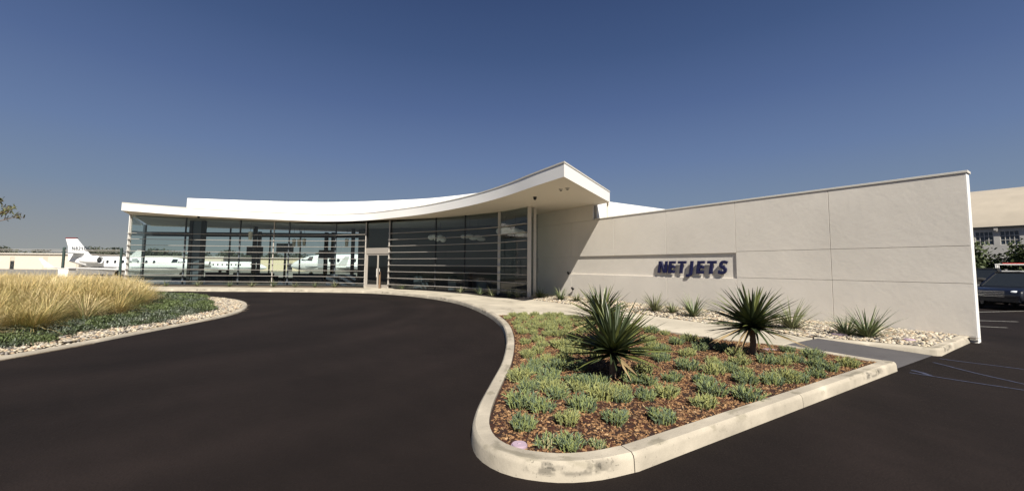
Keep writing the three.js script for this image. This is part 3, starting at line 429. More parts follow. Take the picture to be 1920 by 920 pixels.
  for (let k = 0; k < 9; k++) { const y = .42 + .44 * k, pr = [[-.10, y - .006], [-.098, y - .012], [.09, y - .014], [.09, y + .012], [-.098, y + .014], [-.10, y + .010]]; part('louver', sweep(runL, [...pr, pr[0]], 0, .5), M.louver, B); part('louver', sweep(runR, [...pr, pr[0]], 0, .5), M.louver, B); }
  [[runL, [0, 23, 40]], [runR, [0, 40]]].forEach(([r, ids]) => ids.forEach((i) => { const p = r[i]; if (r === runR && i === 40) return; part('louver_post', box(.06, soffitH(p.x) - .135, .06, p.x, .13 + (soffitH(p.x) - .135) / 2, p.y - .055), r === runL && i === 0 ? M.whiteAlu : M.alu, B); }));
  // entrance door
  const a = V3(-10.55, 0, -29.43), b = V3(-8.48, 0, -28.31), at = (t, y, o = 0) => { const d = b.clone().sub(a); return V3(a.x + d.x * t + .47 * o, y, a.z + d.z * t + .88 * o); };
  const door = part('door_frame', [bar(at(0, 2.75), at(1, 2.75), .16, .42), bar(at(.02, .135), at(.02, 2.56), .12), bar(at(.98, .135), at(.98, 2.56), .12)], M.doorAlu, B);
  for (const [s, e] of [[.05, .49], [.51, .95]]) {
    const f = part('door', [bar(at(s, .16), at(s, 2.52), .07), bar(at(e, .16), at(e, 2.52), .07), bar(at(s, 2.48), at(e, 2.48), .07, .09), bar(at(s, .26), at(e, .26), .07, .2)], M.doorAlu, B);
    const p = at(s, 0), q = at(e, 0); part('door_glass', quads([p.x, .3, p.z, q.x, .3, q.z, q.x, 2.46, q.z, p.x, 2.46, p.z], [0, 0, 1, 0, 1, 1, 0, 1], [0, 1, 2, 0, 2, 3]), M.glass, f);
    const ht = s < .3 ? .44 : .56; part('handle', rod(at(ht, .9, .09), at(ht, 1.5, .09), .018), M.whiteAlu, f);
  }
  // interior column with paired flanges
  for (const dx of [-.46, .46]) part('column', box(.22, 4.95, .3, -24.6 + dx, .13 + 2.475, -31.6), M.darkMetal, B);
  part('column', box(.66, 4.95, .16, -24.6, .13 + 2.475, -31.62), M.steelBlue, B);
  for (const [x, z] of [[-24.1, -38.6], [-21.3, -33.5], [-17.75, -38.6], [-17.1, -38.6], [-13.6, -34.6]]) part('column', box(.24, 4.7, .24, x, .13 + 2.35, z), M.darkMetal, B);
}
// soffit fixtures
for (const [x, z, label] of [[1.02, -18.09, 'small dark dome camera under the roof overhang above the white posts'], [1.96, -16.17, 'small recessed light in the soffit near the roof tip, left of the pair'], [2.19, -15.93, 'small recessed light in the soffit near the roof tip, right of the pair'], [-22.6, -29.0, 'small dark fixture under the roof edge at the far left']]) { const o = thing('soffit_fixture', label, 'fixture', [x, soffitH(x), z], 0, 'fixtures under the roof'); const big = x < 1.5; part('housing', cyl(.07, .09, .06, 0, -.06, 0, 16), big ? M.black : M.coping, o); part('lens', new THREE.SphereGeometry(big ? .075 : .05, 14, 10).scale(1, big ? 1 : .4, 1).translate(0, -.07, 0), M.black, o); }
{ const o = thing('access_post', 'slim bronze access post in front of the glass door', 'post', [-9.0, .14, -27.75]); part('post', box(.11, 1.15, .09, 0, .575, 0), M.wood, o); part('reader', box(.09, .16, .02, 0, 1.05, .056), M.black, o); part('foot_plate', box(.2, .015, .2, 0, .007, 0), M.alu, o); }
// interior furnishing
function screenOn(label, x, z, y0, y1, w, poleH, m) { const o = thing('display_screen', label, 'screen', [x, .14, z]); part('pole', box(.14, poleH, .12, 0, poleH / 2, -.1), M.darkMetal, o); const p = part('panel', box(w, y1 - y0, .09, 0, (y0 + y1) / 2 - .14, 0), M.black, o); part('screen', box(w - .08, y1 - y0 - .08, .012, 0, (y0 + y1) / 2 - .14, .05), m, p); }
screenOn('black display screen on a pole, leftmost inside the glass hall', -24.0, -37.8, 2.55, 3.35, 1.5, 4.6, M.black);
screenOn('grey display screen behind the tall front post in the glass hall', -20.3, -36.2, 2.8, 3.6, 1.5, 3.4, M.steelBlue);
screenOn('black display screen on a pole nearest the entrance door', -17.3, -37.8, 2.35, 3.1, 1.4, 4.6, M.black);
[[-20.6, -31.8, 3.95], [-19.3, -35.8, 3.65], [-18.85, -35.8, 3.65], [-18.4, -35.8, 3.7], [-13.9, -34.0, 3.6]].forEach(([x, z, y], i) => { const o = thing('pendant_lantern', i === 0 ? 'single tan lantern hanging near the front of the glass hall' : i === 4 ? 'tan lantern hanging above the entrance door' : `${['left', 'middle', 'right'][i - 1]} small tan lantern in the row of three in the glass hall`, 'lantern', [x, y, z], 0, i > 0 && i < 4 ? 'row of three lanterns' : undefined); part('shade', cyl(.12, .16, .62, 0, -.31, 0, 14), M.soffit, o); part('cord', rod(V3(0, .3, 0), V3(0, soffitH(x) - .06 - y, 0), .012), M.black, o); });
[[-5.3, -28.6, 3.75, .7, .22, .2, 'small pale cloud shaped pendant, leftmost in the shaded hall'], [-2.6, -27.2, 3.7, 1.0, .16, .5, 'long pale cloud shaped pendant in the middle of the shaded hall'], [-.1, -24.6, 3.9, 1.0, .24, -.2, 'largest pale cloud shaped pendant beside the corner post']].forEach(([x, z, y, w, h, rot, label]) => { const o = thing('cloud_pendant', label, 'pendant', [x, y, z], rot, 'cloud shaped pendants'); const l = []; for (let i = 0; i < 5; i++) l.push(new THREE.SphereGeometry(1, 14, 10).scale(w * .32, h * rr(.75, 1.05), .2).translate((i - 2) * w * .3, (i % 2 ? .05 : -.03) - i * .03, (i % 2 - .5) * .05)); part('shade', l, M.white, o); part('cord', [rod(V3(-w * .3, 0, 0), V3(-w * .3, soffitH(x) - .05 - y, 0), .006), rod(V3(w * .3, 0, 0), V3(w * .3, soffitH(x) - .05 - y, 0), .006)], M.black, o); });
for (const [x, z, w, turn, label] of [[-22.0, -35, 3.4, 0, 'long dark sofa in the left of the glass hall'], [-17.0, -34.4, 2.6, 0, 'dark sofa in the middle of the glass hall'], [-13.6, -32.6, 2.2, .2, 'dark sofa left of the entrance door'], [-26.2, -36.5, 2.0, 0, 'dark sofa behind the paired column']]) { const o = thing('sofa', label, 'sofa', [x, .14, z], turn, 'sofas in the glass hall'); part('seat', box(w, .42, .8, 0, .21, 0), M.fabric, o); part('backrest', box(w, .45, .2, 0, .62, .32), M.fabric, o); for (const s of [-1, 1]) part('armrest', box(.2, .22, .8, s * (w / 2 - .1), .53, 0), M.fabric, o); }
{ const o = thing('reception_counter', 'long dark reception counter in the shaded right hall', 'counter', [-4.9, .14, -29.6], -.5); part('front', box(4.6, 1.1, .5, 0, .55, 0), M.black, o); part('top', box(4.8, .06, .8, 0, 1.13, -.1), M.jetGrey, o); }
for (const [x, z, t, label] of [[-6.2, -27.9, .9, 'grey armchair inside the glass right of the door'], [-3.6, -26.3, .9, 'grey armchair inside the glass by the counter'], [-1.7, -25.4, 1.1, 'grey armchair inside the glass nearest the corner']]) { const o = thing('armchair', label, 'armchair', [x, .14, z], t, 'armchairs inside the glass'); part('seat', box(.7, .42, .7, 0, .21, 0), M.steelBlue, o); part('backrest', box(.7, .5, .14, 0, .6, -.3), M.steelBlue, o); for (const s of [-1, 1]) part('armrest', box(.12, .2, .7, s * .3, .52, 0), M.steelBlue, o); }

// ---------------------------------------------------------------- painted lines
function line(name, pts, w, m, label, group) { const p = pts.map(([x, z]) => V2(x, z)), a = offset(p, w / 2), b = offset(p, -w / 2), v = [], uv = [], ix = []; p.forEach((q, i) => { v.push(a[i].x, .005, a[i].y, b[i].x, .005, b[i].y); uv.push(a[i].x, a[i].y, b[i].x, b[i].y); }); for (let i = 0; i < p.length - 1; i++) ix.push(i * 2, i * 2 + 1, i * 2 + 2, i * 2 + 1, i * 2 + 3, i * 2 + 2); const o = part(numbered(name), quads(v, uv, ix), m, scene); tag(o, label, 'marking', group); return o; }
const blueChalk = mat(.075, .088, .165, .9, { map: stripeMap }), whitePaint = mat(.55, .53, .48, .8, { map: stripeMap });
const wob = (a, b, n = 10, k = .02) => Array.from({ length: n + 1 }, (_, i) => { const t = i / n; return [a[0] + (b[0] - a[0]) * t + k * Math.sin(t * 9 + a[0] * 5), a[1] + (b[1] - a[1]) * t + k * Math.cos(t * 7)]; });
line('chalk_line', wob([8.3, -7.99], [9.5, -6.3]), .045, blueChalk, 'faint blue chalk line on asphalt, farthest of the fan by the ramp');
line('chalk_line', wob([7.81, -7.67], [7.7, -5.6]), .045, blueChalk, 'faint blue chalk line on asphalt, middle of the fan by the ramp');
line('chalk_line', wob([6.62, -6.90], [7.9, -5.2]), .045, blueChalk, 'faint blue chalk line on asphalt, nearest of the fan by the ramp');
line('chalk_line', wob([6.86, -7.07], [6.82, -6.72], 5, .02), .07, blueChalk, 'short smudged blue chalk mark at the ramp corner');
[[[13.6, -12.85], [14.95, -12.36], 'white stall line on asphalt nearest the wall end'], [[15.0, -14.25], [17.1, -13.82], 'white stall line on asphalt, second from the wall end'], [[18.3, -16.68], [24.5, -18.1], 'white stall line on asphalt in front of the parked cars']].forEach(([a, b, l]) => line('stall_line', [a, b], .10, whitePaint, l, 'white stall lines'));

// ---------------------------------------------------------------- parked vehicles
function vehicle(label, pos, turn, m, kind) { // front along +x
  const o = thing(kind === 'truck' ? 'pickup_truck' : 'parked_car', label, kind === 'truck' ? 'truck' : 'car', pos, turn, 'vehicles parked beyond the wall end');
  const L = 4.7, hood = kind === 'jeep' ? 1.12 : .98, glassM = mat(.02, .024, .028, .08), chrome = mat(.7, .7, .7, .2, { metalness: .9 });
  const s = new THREE.Shape(); s.moveTo(-L / 2 + .05, .38); const arch = (cx) => { s.lineTo(cx - .42, .38); s.absarc(cx, .40, .42, Math.PI, 0, true); };
  arch(-1.38); arch(1.42); s.lineTo(L / 2 - .02, .42); s.quadraticCurveTo(L / 2 + .06, .62, L / 2 - .04, .82); s.quadraticCurveTo(L / 2 - .2, hood - .03, L / 2 - .75, hood); s.lineTo(.75, hood + .08); s.lineTo(-L / 2 + .1, hood + .1); s.quadraticCurveTo(-L / 2 - .03, .9, -L / 2, .6); s.closePath();
  part('body', toCreasedNormals(new THREE.ExtrudeGeometry(s, { depth: 1.62, bevelEnabled: true, bevelThickness: .11, bevelSize: .09, bevelOffset: -.09, bevelSegments: 4, curveSegments: 10 }).translate(0, 0, -.81), .6), m, o);
  const prof = kind === 'truck' ? [[1.0, hood + .05], [.35, 1.68], [-.75, 1.70], [-.95, hood + .05]] : kind === 'jeep' ? [[.85, hood + .05], [.6, 1.80], [-2.15, 1.82], [-2.25, hood + .05]] : [[1.25, hood + .04], [.45, 1.62], [-1.45, 1.66], [-2.22, hood + .05]];
  const cab = (inset, y1) => { const v = [], ix = []; for (const sd of [-1, 1]) prof.forEach(([x, y], i) => { const up = i === 1 || i === 2; v.push(x + (up ? 0 : 0), y + (up ? y1 : 0), sd * ((up ? .62 : .80) - inset)); }); ix.push(0, 1, 2, 0, 2, 3, 4, 6, 5, 4, 7, 6); for (let i = 0; i < 3; i++) ix.push(i, i + 4, i + 1, i + 1, i + 4, i + 5); return quads(v, new Array(16).fill(0), ix).toNonIndexed(); };
  const gh = cab(.0, 0); gh.computeVertexNormals(); part('windows', gh, glassM, o);
  const [p0, p1, p2, p3] = prof, bars = []; for (const sd of [-1, 1]) { bars.push(bar(V3(p0[0], p0[1], sd * .80), V3(p1[0], p1[1], sd * .62), .07), bar(V3(p3[0], p3[1], sd * .80), V3(p2[0], p2[1], sd * .62), .09), bar(V3(p1[0], p1[1], sd * .62), V3(p2[0], p2[1], sd * .62), .07), bar(V3((p1[0] + p2[0]) / 2, (p1[1] + p2[1]) / 2, sd * .62), V3((p0[0] + p3[0]) / 2, p0[1], sd * .80), .08)); }
  part('roof', [box(Math.abs(p1[0] - p2[0]) + .06, .06, 1.28, (p1[0] + p2[0]) / 2, (p1[1] + p2[1]) / 2 + .01, 0), ...bars], m, o);
  for (const x of [-1.38, 1.42]) for (const sd of [-1, 1]) { const w = part('wheel', new THREE.TorusGeometry(.27, .10, 10, 22).scale(1, 1, 1.15).translate(x, .365, sd * .80), M.rubber, o); part('rim', [new THREE.CylinderGeometry(.2, .2, .16, 16).rotateX(Math.PI / 2).translate(x, .365, sd * .81)], chrome, w); }
  for (const sd of [-1, 1]) part('headlight', kind === 'jeep' ? new THREE.SphereGeometry(.12, 12, 8).scale(.4, 1, 1).translate(L / 2, .86, sd * .55) : new THREE.SphereGeometry(.16, 12, 8).scale(.8, .5, 1.2).translate(L / 2 - .14, .79, sd * .66), mat(.75, .78, .8, .1), o);
  part('grille', [0, 1, 2, 3].map((i) => box(.03, .03, .8, L / 2 + .015, .60 + i * .07, 0)), chrome, o); part('bumper', box(.14, .16, 1.66, L / 2 - .02, .46, 0), kind === 'jeep' ? M.black : m, o);
  for (const sd of [-1, 1]) part('mirror', box(.12, .14, .2, .95, hood + .16, sd * .98), m, o);
  for (const sd of [-1, 1]) part('taillight', box(.04, .2, .16, -L / 2 - .0, .82, sd * .68), mat(.45, .02, .02, .3), o);
  return o;
}
const navyPaint = new THREE.MeshPhysicalMaterial({ color: col(.004, .005, .010), roughness: .4, clearcoat: .7, clearcoatRoughness: .06, side: THREE.DoubleSide }), blackPaint = new THREE.MeshPhysicalMaterial({ color: col(.012, .012, .013), roughness: .4, clearcoat: .8, clearcoatRoughness: .08, side: THREE.DoubleSide }), whiteCar = mat(.7, .7, .68, .3);
vehicle('dark navy car with bright headlight facing the driveway', [23.5, 0, -18.75], -2.84, navyPaint, 'car');
vehicle('black car at the right edge behind the navy car', [28.6, 0, -21.6], -2.75, blackPaint, 'car');
const jeep = vehicle('black boxy car with upright spare wheel half hidden by the wall', [25.7, 0, -22.3], .72, blackPaint, 'jeep');
{ const w = part('spare_wheel', new THREE.TorusGeometry(.28, .11, 10, 22).rotateY(Math.PI / 2).translate(-2.45, .98, 0), M.rubber, jeep); part('spare_rim', new THREE.CylinderGeometry(.19, .19, .12, 16).rotateZ(Math.PI / 2).translate(-2.46, .98, 0), mat(.5, .5, .5, .3, { metalness: .6 }), w); }
const truck = vehicle('white pickup truck with pale ladder rack behind the dark cars', [31.5, 0, -25.4], -2.5, whiteCar, 'truck');
{ const b = []; for (const sd of [-1, 1]) { b.push(rod(V3(.4, 2.12, sd * .75), V3(-2.2, 2.12, sd * .75), .035)); for (const x of [.35, -.9, -2.1]) b.push(rod(V3(x, 1.05, sd * .75), V3(x, 2.12, sd * .75), .03)); } for (const x of [.35, -.9, -2.1]) b.push(rod(V3(x, 2.12, -.75), V3(x, 2.12, .75), .03)); part('ladder_rack', b, M.whiteAlu, truck); part('light_bar', box(.1, .08, 1.1, -1.5, 2.2, 0), mat(.5, .03, .02, .4), truck); }

// ---------------------------------------------------------------- arched roof hangar beyond the lot
{
  const o = thing('arched_hangar', 'beige hangar with a big curved roof and gridded windows beyond the parking lot', 'hangar', [70, 0, -60], WT), H = 8.15;
  const wl = mat(.58, .57, .55, .9, { map: stuccoMap }), rf = mat(.47, .42, .345, .85, { map: stuccoMap });
  const holes = [-7.05, -4.65, -2.25, .15, 2.55, 4.95, 7.35, 9.75], ws = new THREE.Shape([V2(-40, -.05), V2(30, -.05), V2(30, H), V2(-40, H)]); for (const x of holes) ws.holes.push(new THREE.Path([V2(x - .9, 5.5), V2(x - .9, 7.5), V2(x + .9, 7.5), V2(x + .9, 5.5)]));
  part('wall', metres(new THREE.ExtrudeGeometry(ws, { depth: .25, bevelEnabled: false }).translate(0, 0, -.25)), wl, o);
  const v = [], uv = [], ix = [], n = 24; for (let i = 0; i <= n; i++) { const a = i / n * 1.5, z = .4 - 20 * (1 - Math.cos(a)) - 5 * Math.sin(a), y = H + .02 + 8.2 * Math.sin(a); v.push(-40.4, y, z, 30.4, y, z); uv.push(-40, i * .8, 30, i * .8); } for (let i = 0; i < n; i++) ix.push(i * 2, i * 2 + 1, i * 2 + 2, i * 2 + 1, i * 2 + 3, i * 2 + 2);
  const r = part('roof', quads(v, uv, ix), rf, o); part('eave', box2(-40.4, 30.4, H - .18, H + .01, .0, .42), M.darkMetal, r);
  part('back_wall', box2(-40, 30, 0, 16, -24.3, -24), wl, o); for (const x of [-40, 29.75]) part('end_wall', box2(x, x + .25, 0, H, -24, -.26), wl, o);
  const paneM = mat(.025, .04, .065, .1), pane = [0, 1].map(() => box(.385, .60, .01));
  for (const x of holes) { const w = part('window', [box2(x - .9, x - .83, 5.5, 7.5, -.16, -.04), box2(x + .83, x + .9, 5.5, 7.5, -.16, -.04), box2(x - .83, x + .83, 7.43, 7.5, -.16, -.04), box2(x - .83, x + .83, 5.5, 5.57, -.16, -.04), ...[-.42, 0, .42].map((d) => box2(x + d - .03, x + d + .03, 5.57, 7.43, -.15, -.06)), ...[6.19, 6.81].map((y) => box2(x - .83, x + .83, y - .03, y + .03, -.149, -.061))], M.coping, o);
    for (let i = 0; i < 4; i++) for (let j = 0; j < 3; j++) { const q = part('pane', pane[0], paneM, w); q.position.set(x - .63 + i * .42, 5.88 + j * .62, -.12); } }
  part('eave_lamp', [box(.4, .35, .4, 1.35, H - .4, .2), cyl(.12, .2, .2, 1.35, H - .75, .3)], M.alu, o);
}
function leafy(n, rx, ry, rz, s0, s1, lobes = 9, core = .35) { // many small leaf faces gathered in lobes
  const L = []; for (let i = 0; i < lobes; i++) { const a = rr(0, 6.28), e = rr(-.6, 1), c = Math.sqrt(1 - e * e) * rr(.25, .75); L.push([Math.cos(a) * c * rx, e * .62 * ry, Math.sin(a) * c * rz, rr(.34, .58)]); }
  const v = [], uv = [], ix = [], d = V3(), u = V3(), w = V3();
  for (let i = 0; i < n; i++) { const l = L[Math.floor(R() * lobes)]; d.set(R() - .5, R() - .5, R() - .5).normalize(); const q = l[3] * Math.pow(R(), core); const x = l[0] + d.x * q * rx, y = l[1] + d.y * q * ry, z = l[2] + d.z * q * rz, s = rr(s0, s1); u.set(R() - .5, R() - .5, R() - .5).normalize(); w.set(R() - .5, R() - .5, R() - .5).cross(u).normalize().multiplyScalar(s * .5); u.multiplyScalar(s); const k = v.length / 3; v.push(x - u.x, y - u.y, z - u.z, x + w.x, y + w.y, z + w.z, x + u.x, y + u.y, z + u.z, x - w.x, y - w.y, z - w.z); uv.push(0, 0, 1, 0, 1, 1, 0, 1); ix.push(k, k + 1, k + 2, k, k + 2, k + 3); }
  return quads(v, uv, ix);
}
const hedgeGreen = mat(.055, .075, .022, .65), farGreen = mat(.040, .048, .026, .8);
[[-1.35, 'dense clipped hedge shrub left of the pale gap, behind the parked cars'], [3.75, 'dense clipped hedge shrub right of the pale gap, behind the parked cars']].forEach(([x, label]) => { const c = Math.cos(WT), s = Math.sin(WT), p = [36.5 + c * x + s * .95, -31.5 - s * x + c * .95], o = thing('hedge_shrub', label, 'shrub', [p[0], 0, p[1]], WT, 'hedge along the hangar'); part('foliage', leafy(15000, 2.9, 2.35, 1.2, .09, .19, 60, .5).translate(0, 1.85, 0), hedgeGreen, o); part('stem', [cyl(.09, .06, 1.6), cyl(.06, .04, 1.4, .8), cyl(.06, .04, 1.4, -.8)], M.trunk, o); });

// ---------------------------------------------------------------- fence, box and hangars on the left
{
  const o = thing('wire_fence', 'tall wire fence with dark green posts beyond the golden grass', 'fence'), green = mat(.035, .06, .055, .6);
  for (const x of [-64, -58.5, -52.5, -46.9, -39.8, -34.7]) part('post', [cyl(.10, .10, 3.0, x, 0, -36, 10), new THREE.SphereGeometry(.11, 10, 6).translate(x, 3.0, -36)], green, o);
  for (const y of [2.75, 2.87, .12]) part('rail', rod(V3(-64, y, -36), V3(-34.7, y, -36), .018), M.alu, o);
  const w = []; for (let x = -62; x < -34.8; x += .42) { for (const s of [1, -1]) w.push(rod(V3(x + (s < 0 ? 2.6 : 0), .13, -36), V3(x + (s > 0 ? 2.6 : 0), 2.74, -36), .0022, .0022, 3)); }
  part('chain_link', merge(w), M.alu, o);
}
{ const o = thing('utility_box', 'white utility box standing just beyond the golden grass', 'utility box', [-31.4, 0, -28.7]); part('cabinet', box(.72, 1.25, .5, 0, .66, 0), M.white, o); part('lid', box(.78, .05, .56, 0, 1.31, 0), M.whiteAlu, o); part('door', box(.6, 1.0, .02, 0, .66, .26), M.white, o); part('plinth', box(.9, .08, .7, 0, .0, 0), M.apron, o); }
function longHangar(label, x0, x1, z, h, bays, tone) { const o = thing('low_hangar', label, 'hangar', [x0, 0, z], 0, 'low hangars across the apron'), L = x1 - x0, wm = mat(...tone, .85, { map: stuccoMap }); part('wall', box2(0, L, -.05, h, -14, 0), wm, o); part('roof', [box2(-.4, L + .4, h, h + .25, -14.4, .4)], mat(.62, .57, .5, .8), o); for (let i = 0; i < bays; i++) { const w = L / bays; part('bay_door', box2(i * w + .6, (i + 1) * w - .6, 0, h * .82, .0, .08), mat(tone[0] * 1.05, tone[1] * 1.03, tone[2], .8), o); if (i % 2) part('side_door', box2(i * w - .45, i * w + .45, 0, 2.1, .05, .12), M.darkMetal, o); } }
longHangar('long low cream hangar across the apron at the far left', -172, -112, -105, 3.9, 7, [.62, .56, .47]);
longHangar('low cream hangar behind the jet tail', -106, -84, -118, 3.7, 3, [.60, .53, .44]);
longHangar('low cream hangar seen through the glass hall', -70, -34, -112, 3.4, 4, [.62, .54, .38]);
const treeSpots = [[-232, -180, 8.6, 9], [-204, -175, 6.2, 5], [-192, -172, 5.4, 4.5], [-178, -170, 7.8, 6.5], [-169, -168, 6.8, 4.2], [-163, -166, 7.0, 4.5], [-155, -170, 6.0, 6], [-146, -168, 7.2, 6], [-138, -168, 6.2, 5], [-130, -170, 5.8, 6], [-120, -172, 6.6, 6], [-109, -170, 5.6, 6], [-100, -172, 6.4, 5], [-90, -170, 5.6, 6], [-79, -172, 6.2, 6], [-68, -170, 5.6, 6], [-57, -172, 6.4, 6]];
const crowns = [0, 1, 2, 3].map(() => leafy(900, 1, .62, 1, .05, .11, 10)), treeTrunk = cyl(.045, .03, .5, 0, 0, 0, 7);
treeSpots.forEach(([x, z, h, r], i) => { const side = i < 3 ? 'above the far left hangar' : i < 6 ? 'right of the jet tail on the skyline' : i < 11 ? 'behind the left glass bays' : 'seen through the glass hall middle'; const o = thing('skyline_tree', `${ORD[i < 3 ? i : i < 6 ? i - 3 : i < 11 ? i - 6 : i - 11]} from left of the dark trees ${side}`, 'tree', [x, 0, z], i * 1.7, 'dark trees on the skyline'); const c = part('crown', crowns[i % 4], farGreen, o); c.scale.set(r * 1.15, h * .85, r * 1.15); c.position.y = h * .68; const t = part('trunk', treeTrunk, M.trunk, o); t.scale.set(8, h * 1.2, 8); });
// sparse tree at the left edge of the view
{
  const o = thing('sparse_tree', 'thin branched sparse tree at the left edge above the grass', 'tree', [-23.5, isleTop(-23.5, -17.4) - .05, -17.4]), br = [], lf = [];
  br.push(rod(V3(0, 0, 0), V3(.1, 1.6, 0), .07, .05));
  const grow = (p, d, L, r, lev) => { const q = p.clone().addScaledVector(d, L); br.push(rod(p, q, r, r * .65, 6)); if (lev > 2) { for (let i = 0; i < 4; i++) { const c = p.clone().lerp(q, rr(.2, 1.15)), s = rr(.05, .10), g = new THREE.PlaneGeometry(s * .5, s * 1.6).rotateX(rr(0, 6)).rotateY(rr(0, 6)).rotateZ(rr(0, 6)).translate(c.x + rr(-.07, .07), c.y + rr(-.07, .07), c.z + rr(-.07, .07)); lf.push(g); } } if (lev < 4) { const k = lev < 1 ? 5 : 3; for (let i = 0; i < k; i++) { const n = d.clone().add(V3(rr(-.8, .95), rr(-.25, .5), rr(-.8, .8))).normalize(); grow(q, n, L * rr(.6, .85), r * .62, lev + 1); } } };
  grow(V3(.1, 1.55, 0), V3(.1, 1, 0).normalize(), .92, .05, 0); part('trunk', br, M.trunk, o); part('crown', lf, mat(.11, .115, .045, .7), o);
}

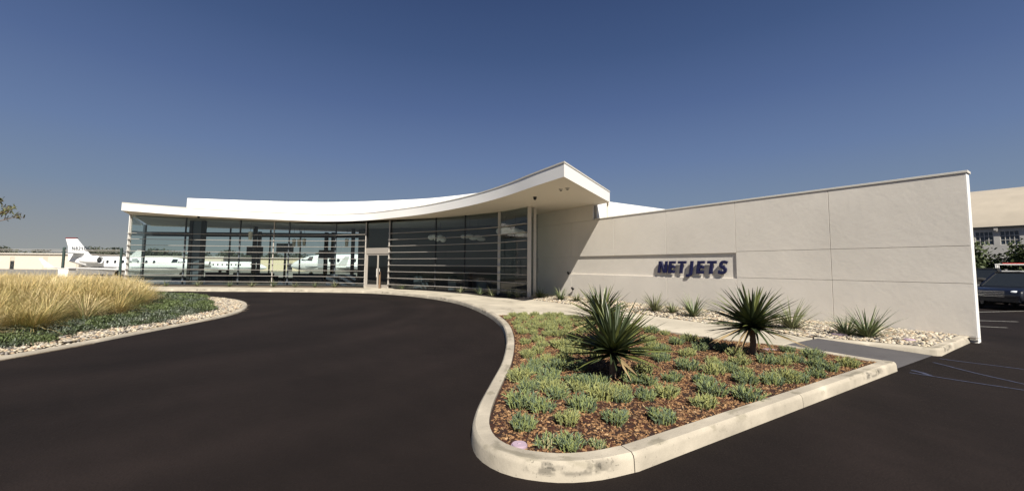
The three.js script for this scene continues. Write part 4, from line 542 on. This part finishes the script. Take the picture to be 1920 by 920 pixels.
// ---------------------------------------------------------------- parked jets
function jet(label, pos, turn, L, o2 = {}) { // nose along +x, built 16 m long, 1.9 m wide, standing on its wheels
  const o = thing('business_jet', label, 'jet', pos, turn, 'white jets on the apron'), k = L / 16; o.scale.setScalar(k); o.position.y -= .45 * k;
  const st = [[-8.0, 2.25, .12], [-6.6, 2.2, .45], [-5, 2.02, .78], [-3.2, 1.88, .95], [0, 1.85, .97], [4.2, 1.85, .97], [5.6, 1.80, .86], [6.6, 1.72, .66], [7.4, 1.62, .40], [7.8, 1.56, .2], [7.95, 1.54, .03]], n = 24, v = [], uv = [], ix = [];
  st.forEach(([x, y, r], i) => { for (let j = 0; j <= n; j++) { const a = j / n * 6.2832; v.push(x, y + Math.cos(a) * r * 1.02, Math.sin(a) * r); uv.push(x, a); } }); for (let i = 0; i < st.length - 1; i++) for (let j = 0; j < n; j++) { const a = i * (n + 1) + j, b = a + n + 1; ix.push(a, b, a + 1, a + 1, b, b + 1); }
  const body = part('fuselage', quads(v, uv, ix), M.jet, o);
  const dark = mat(.02, .024, .03, .2), trim = mat(.035, .045, .06, .4);
  for (const s of [-1, 1]) { for (let i = 0; i < 7; i++) part('window', new THREE.SphereGeometry(1, 12, 8).scale(.17, .23, .05).translate(-2.6 + i * .92, 2.14, s * .925), dark, body);
    const cw = (x0, x1, y0, y1, z0, z1) => quads([x0, y0, s * z0, x1, y0 + .02, s * z1, x1 - .12, y1 - .03, s * (z1 - .26), x0 + .02, y1, s * (z0 - .26)], [0, 0, 1, 0, 1, 1, 0, 1], [0, 1, 2, 0, 2, 3]); part('cockpit_window', [cw(4.95, 5.6, 2.15, 2.55, .94, .84), cw(5.65, 6.4, 2.13, 2.42, .83, .62)], dark, body);
    part('stripe', quads([-6.2, 1.66, s * .36, 6.6, 1.34, s * .58, 6.6, 1.27, s * .53, -6.2, 1.52, s * .3].map((q, i) => i % 3 === 2 ? q * 1 : q), [0, 0, 1, 0, 1, 1, 0, 1], [0, 1, 2, 0, 2, 3]), trim, body);
    part('side_stripe', box(10.2, .07, .02, .6, 1.48, s * .895), trim, body); }
  part('entry_door', box(.62, 1.2, .03, 3.95, 2.0, -.965), M.jetGrey, body);
  const wing = (pts, y0, dz, th, dih) => { const g = new THREE.BufferGeometry(), vv = []; const [a, b, c, d] = pts; const P = ([x, z], t, up) => [x, y0 + Math.abs(z) * dih + (up ? t : -t), z]; const q = [P(a, th, 1), P(b, th, 1), P(c, th * .3, 1), P(d, th * .3, 1), P(a, th, 0), P(b, th, 0), P(c, th * .3, 0), P(d, th * .3, 0)]; for (const p of q) vv.push(...p); g.setAttribute('position', new THREE.Float32BufferAttribute(vv, 3)); g.setIndex([0, 1, 2, 0, 2, 3, 4, 6, 5, 4, 7, 6, 0, 5, 1, 0, 4, 5, 1, 5, 6, 1, 6, 2, 2, 6, 7, 2, 7, 3, 3, 7, 4, 3, 4, 0]); return metres(g.toNonIndexed()); };
  for (const s of [-1, 1]) {
    const w = part('wing', (() => { const g = wing([[1.6, s * .5], [-1.6, s * .5], [-2.7, s * 7.8], [-1.7, s * 7.8]], 1.15, 0, .13, .045); g.computeVertexNormals(); return g; })(), M.jet, o); part('winglet', (() => { const g = wing([[-1.75, s * 7.75], [-2.65, s * 7.75], [-3.1, s * 8.0], [-2.7, s * 8.0]], 1.15, 0, .03, .045); const p = g.attributes.position; for (let i = 0; i < p.count; i++) if (Math.abs(p.getZ(i)) > 7.9) p.setY(i, p.getY(i) + .9); g.computeVertexNormals(); return g; })(), M.jet, w);
    const e = part('engine', new THREE.LatheGeometry([[.30, -1.25], [.40, -.9], [.50, -.2], [.52, .5], [.46, .95], [.40, .98], [.37, .9], [.30, .2]].map(([r, y]) => V2(r, y)), 18).rotateZ(-Math.PI / 2).translate(-3.9, 2.35, s * 1.5), M.jet, o); part('intake', new THREE.CircleGeometry(.38, 18).rotateY(Math.PI / 2).translate(-3.15, 2.35, s * 1.5), dark, e); part('exhaust', new THREE.CircleGeometry(.30, 18).rotateY(Math.PI / 2).translate(-5.13, 2.35, s * 1.5), dark, e); part('pylon', box(1.3, .12, .6, -4.0, 2.38, s * .95), M.jet, o);
    part('tailplane', (() => { const g = wing([[-6.1, s * .03], [-7.4, s * .03], [-8.2, s * 2.9], [-7.5, s * 2.9]], 3.15, 0, .06, .02); g.computeVertexNormals(); return g; })(), o2.grey ? M.jetGrey : M.jet, o);
    part('main_gear', [cyl(.05, .05, .5, -.9, .65, s * 1.35), new THREE.CylinderGeometry(.28, .28, .24, 16).rotateX(Math.PI / 2).translate(-.9, .735, s * 1.35)], M.rubber, o);
  }
  const fs = new THREE.Shape([V2(-4.4, 2.62), V2(-5.6, 2.95), V2(-7.35, 4.95), V2(-8.55, 5.0), V2(-8.2, 4.0), V2(-8.05, 2.2), V2(-6.4, 2.3)]); const fin = part('tail_fin', new THREE.ExtrudeGeometry(fs, { depth: .12, bevelEnabled: true, bevelThickness: .05, bevelSize: .04, bevelSegments: 2 }).translate(0, 0, -.06), M.jet, o);
  part('fin_cap', box(1.25, .13, .26, -7.95, 5.04, 0), mat(.16, .02, .025, .5), fin);
  part('nose_gear', [cyl(.04, .04, .6, 5.6, .6, 0), new THREE.CylinderGeometry(.22, .22, .16, 16).rotateX(Math.PI / 2).translate(5.6, .67, 0)], M.rubber, o);
  if (o2.reg) { const g = new TextGeometry(o2.reg, { font, size: .42, depth: .012, curveSegments: 3 }); g.computeBoundingBox(); g.translate(-7.75, 3.55, .125); part('registration', g, trim, fin); }
  return o;
}
jet('white jet with tall tail fin parked left of the glass building', [-53.7, -.03, -58], .04, 18.3, { reg: 'N821QS', grey: true });
jet('white jet seen through the glass hall between column and first screen', [-60, -.03, -86], .1, 15.5, {});
jet('large white jet nosing left, seen through the glass near the door', [-23.1, -.03, -62], Math.PI - .12, 23, {});
jet('small white jet parked in front of the far left hangar', [-132, -.03, -98], .3, 10, {});
renderer.render(scene, camera);
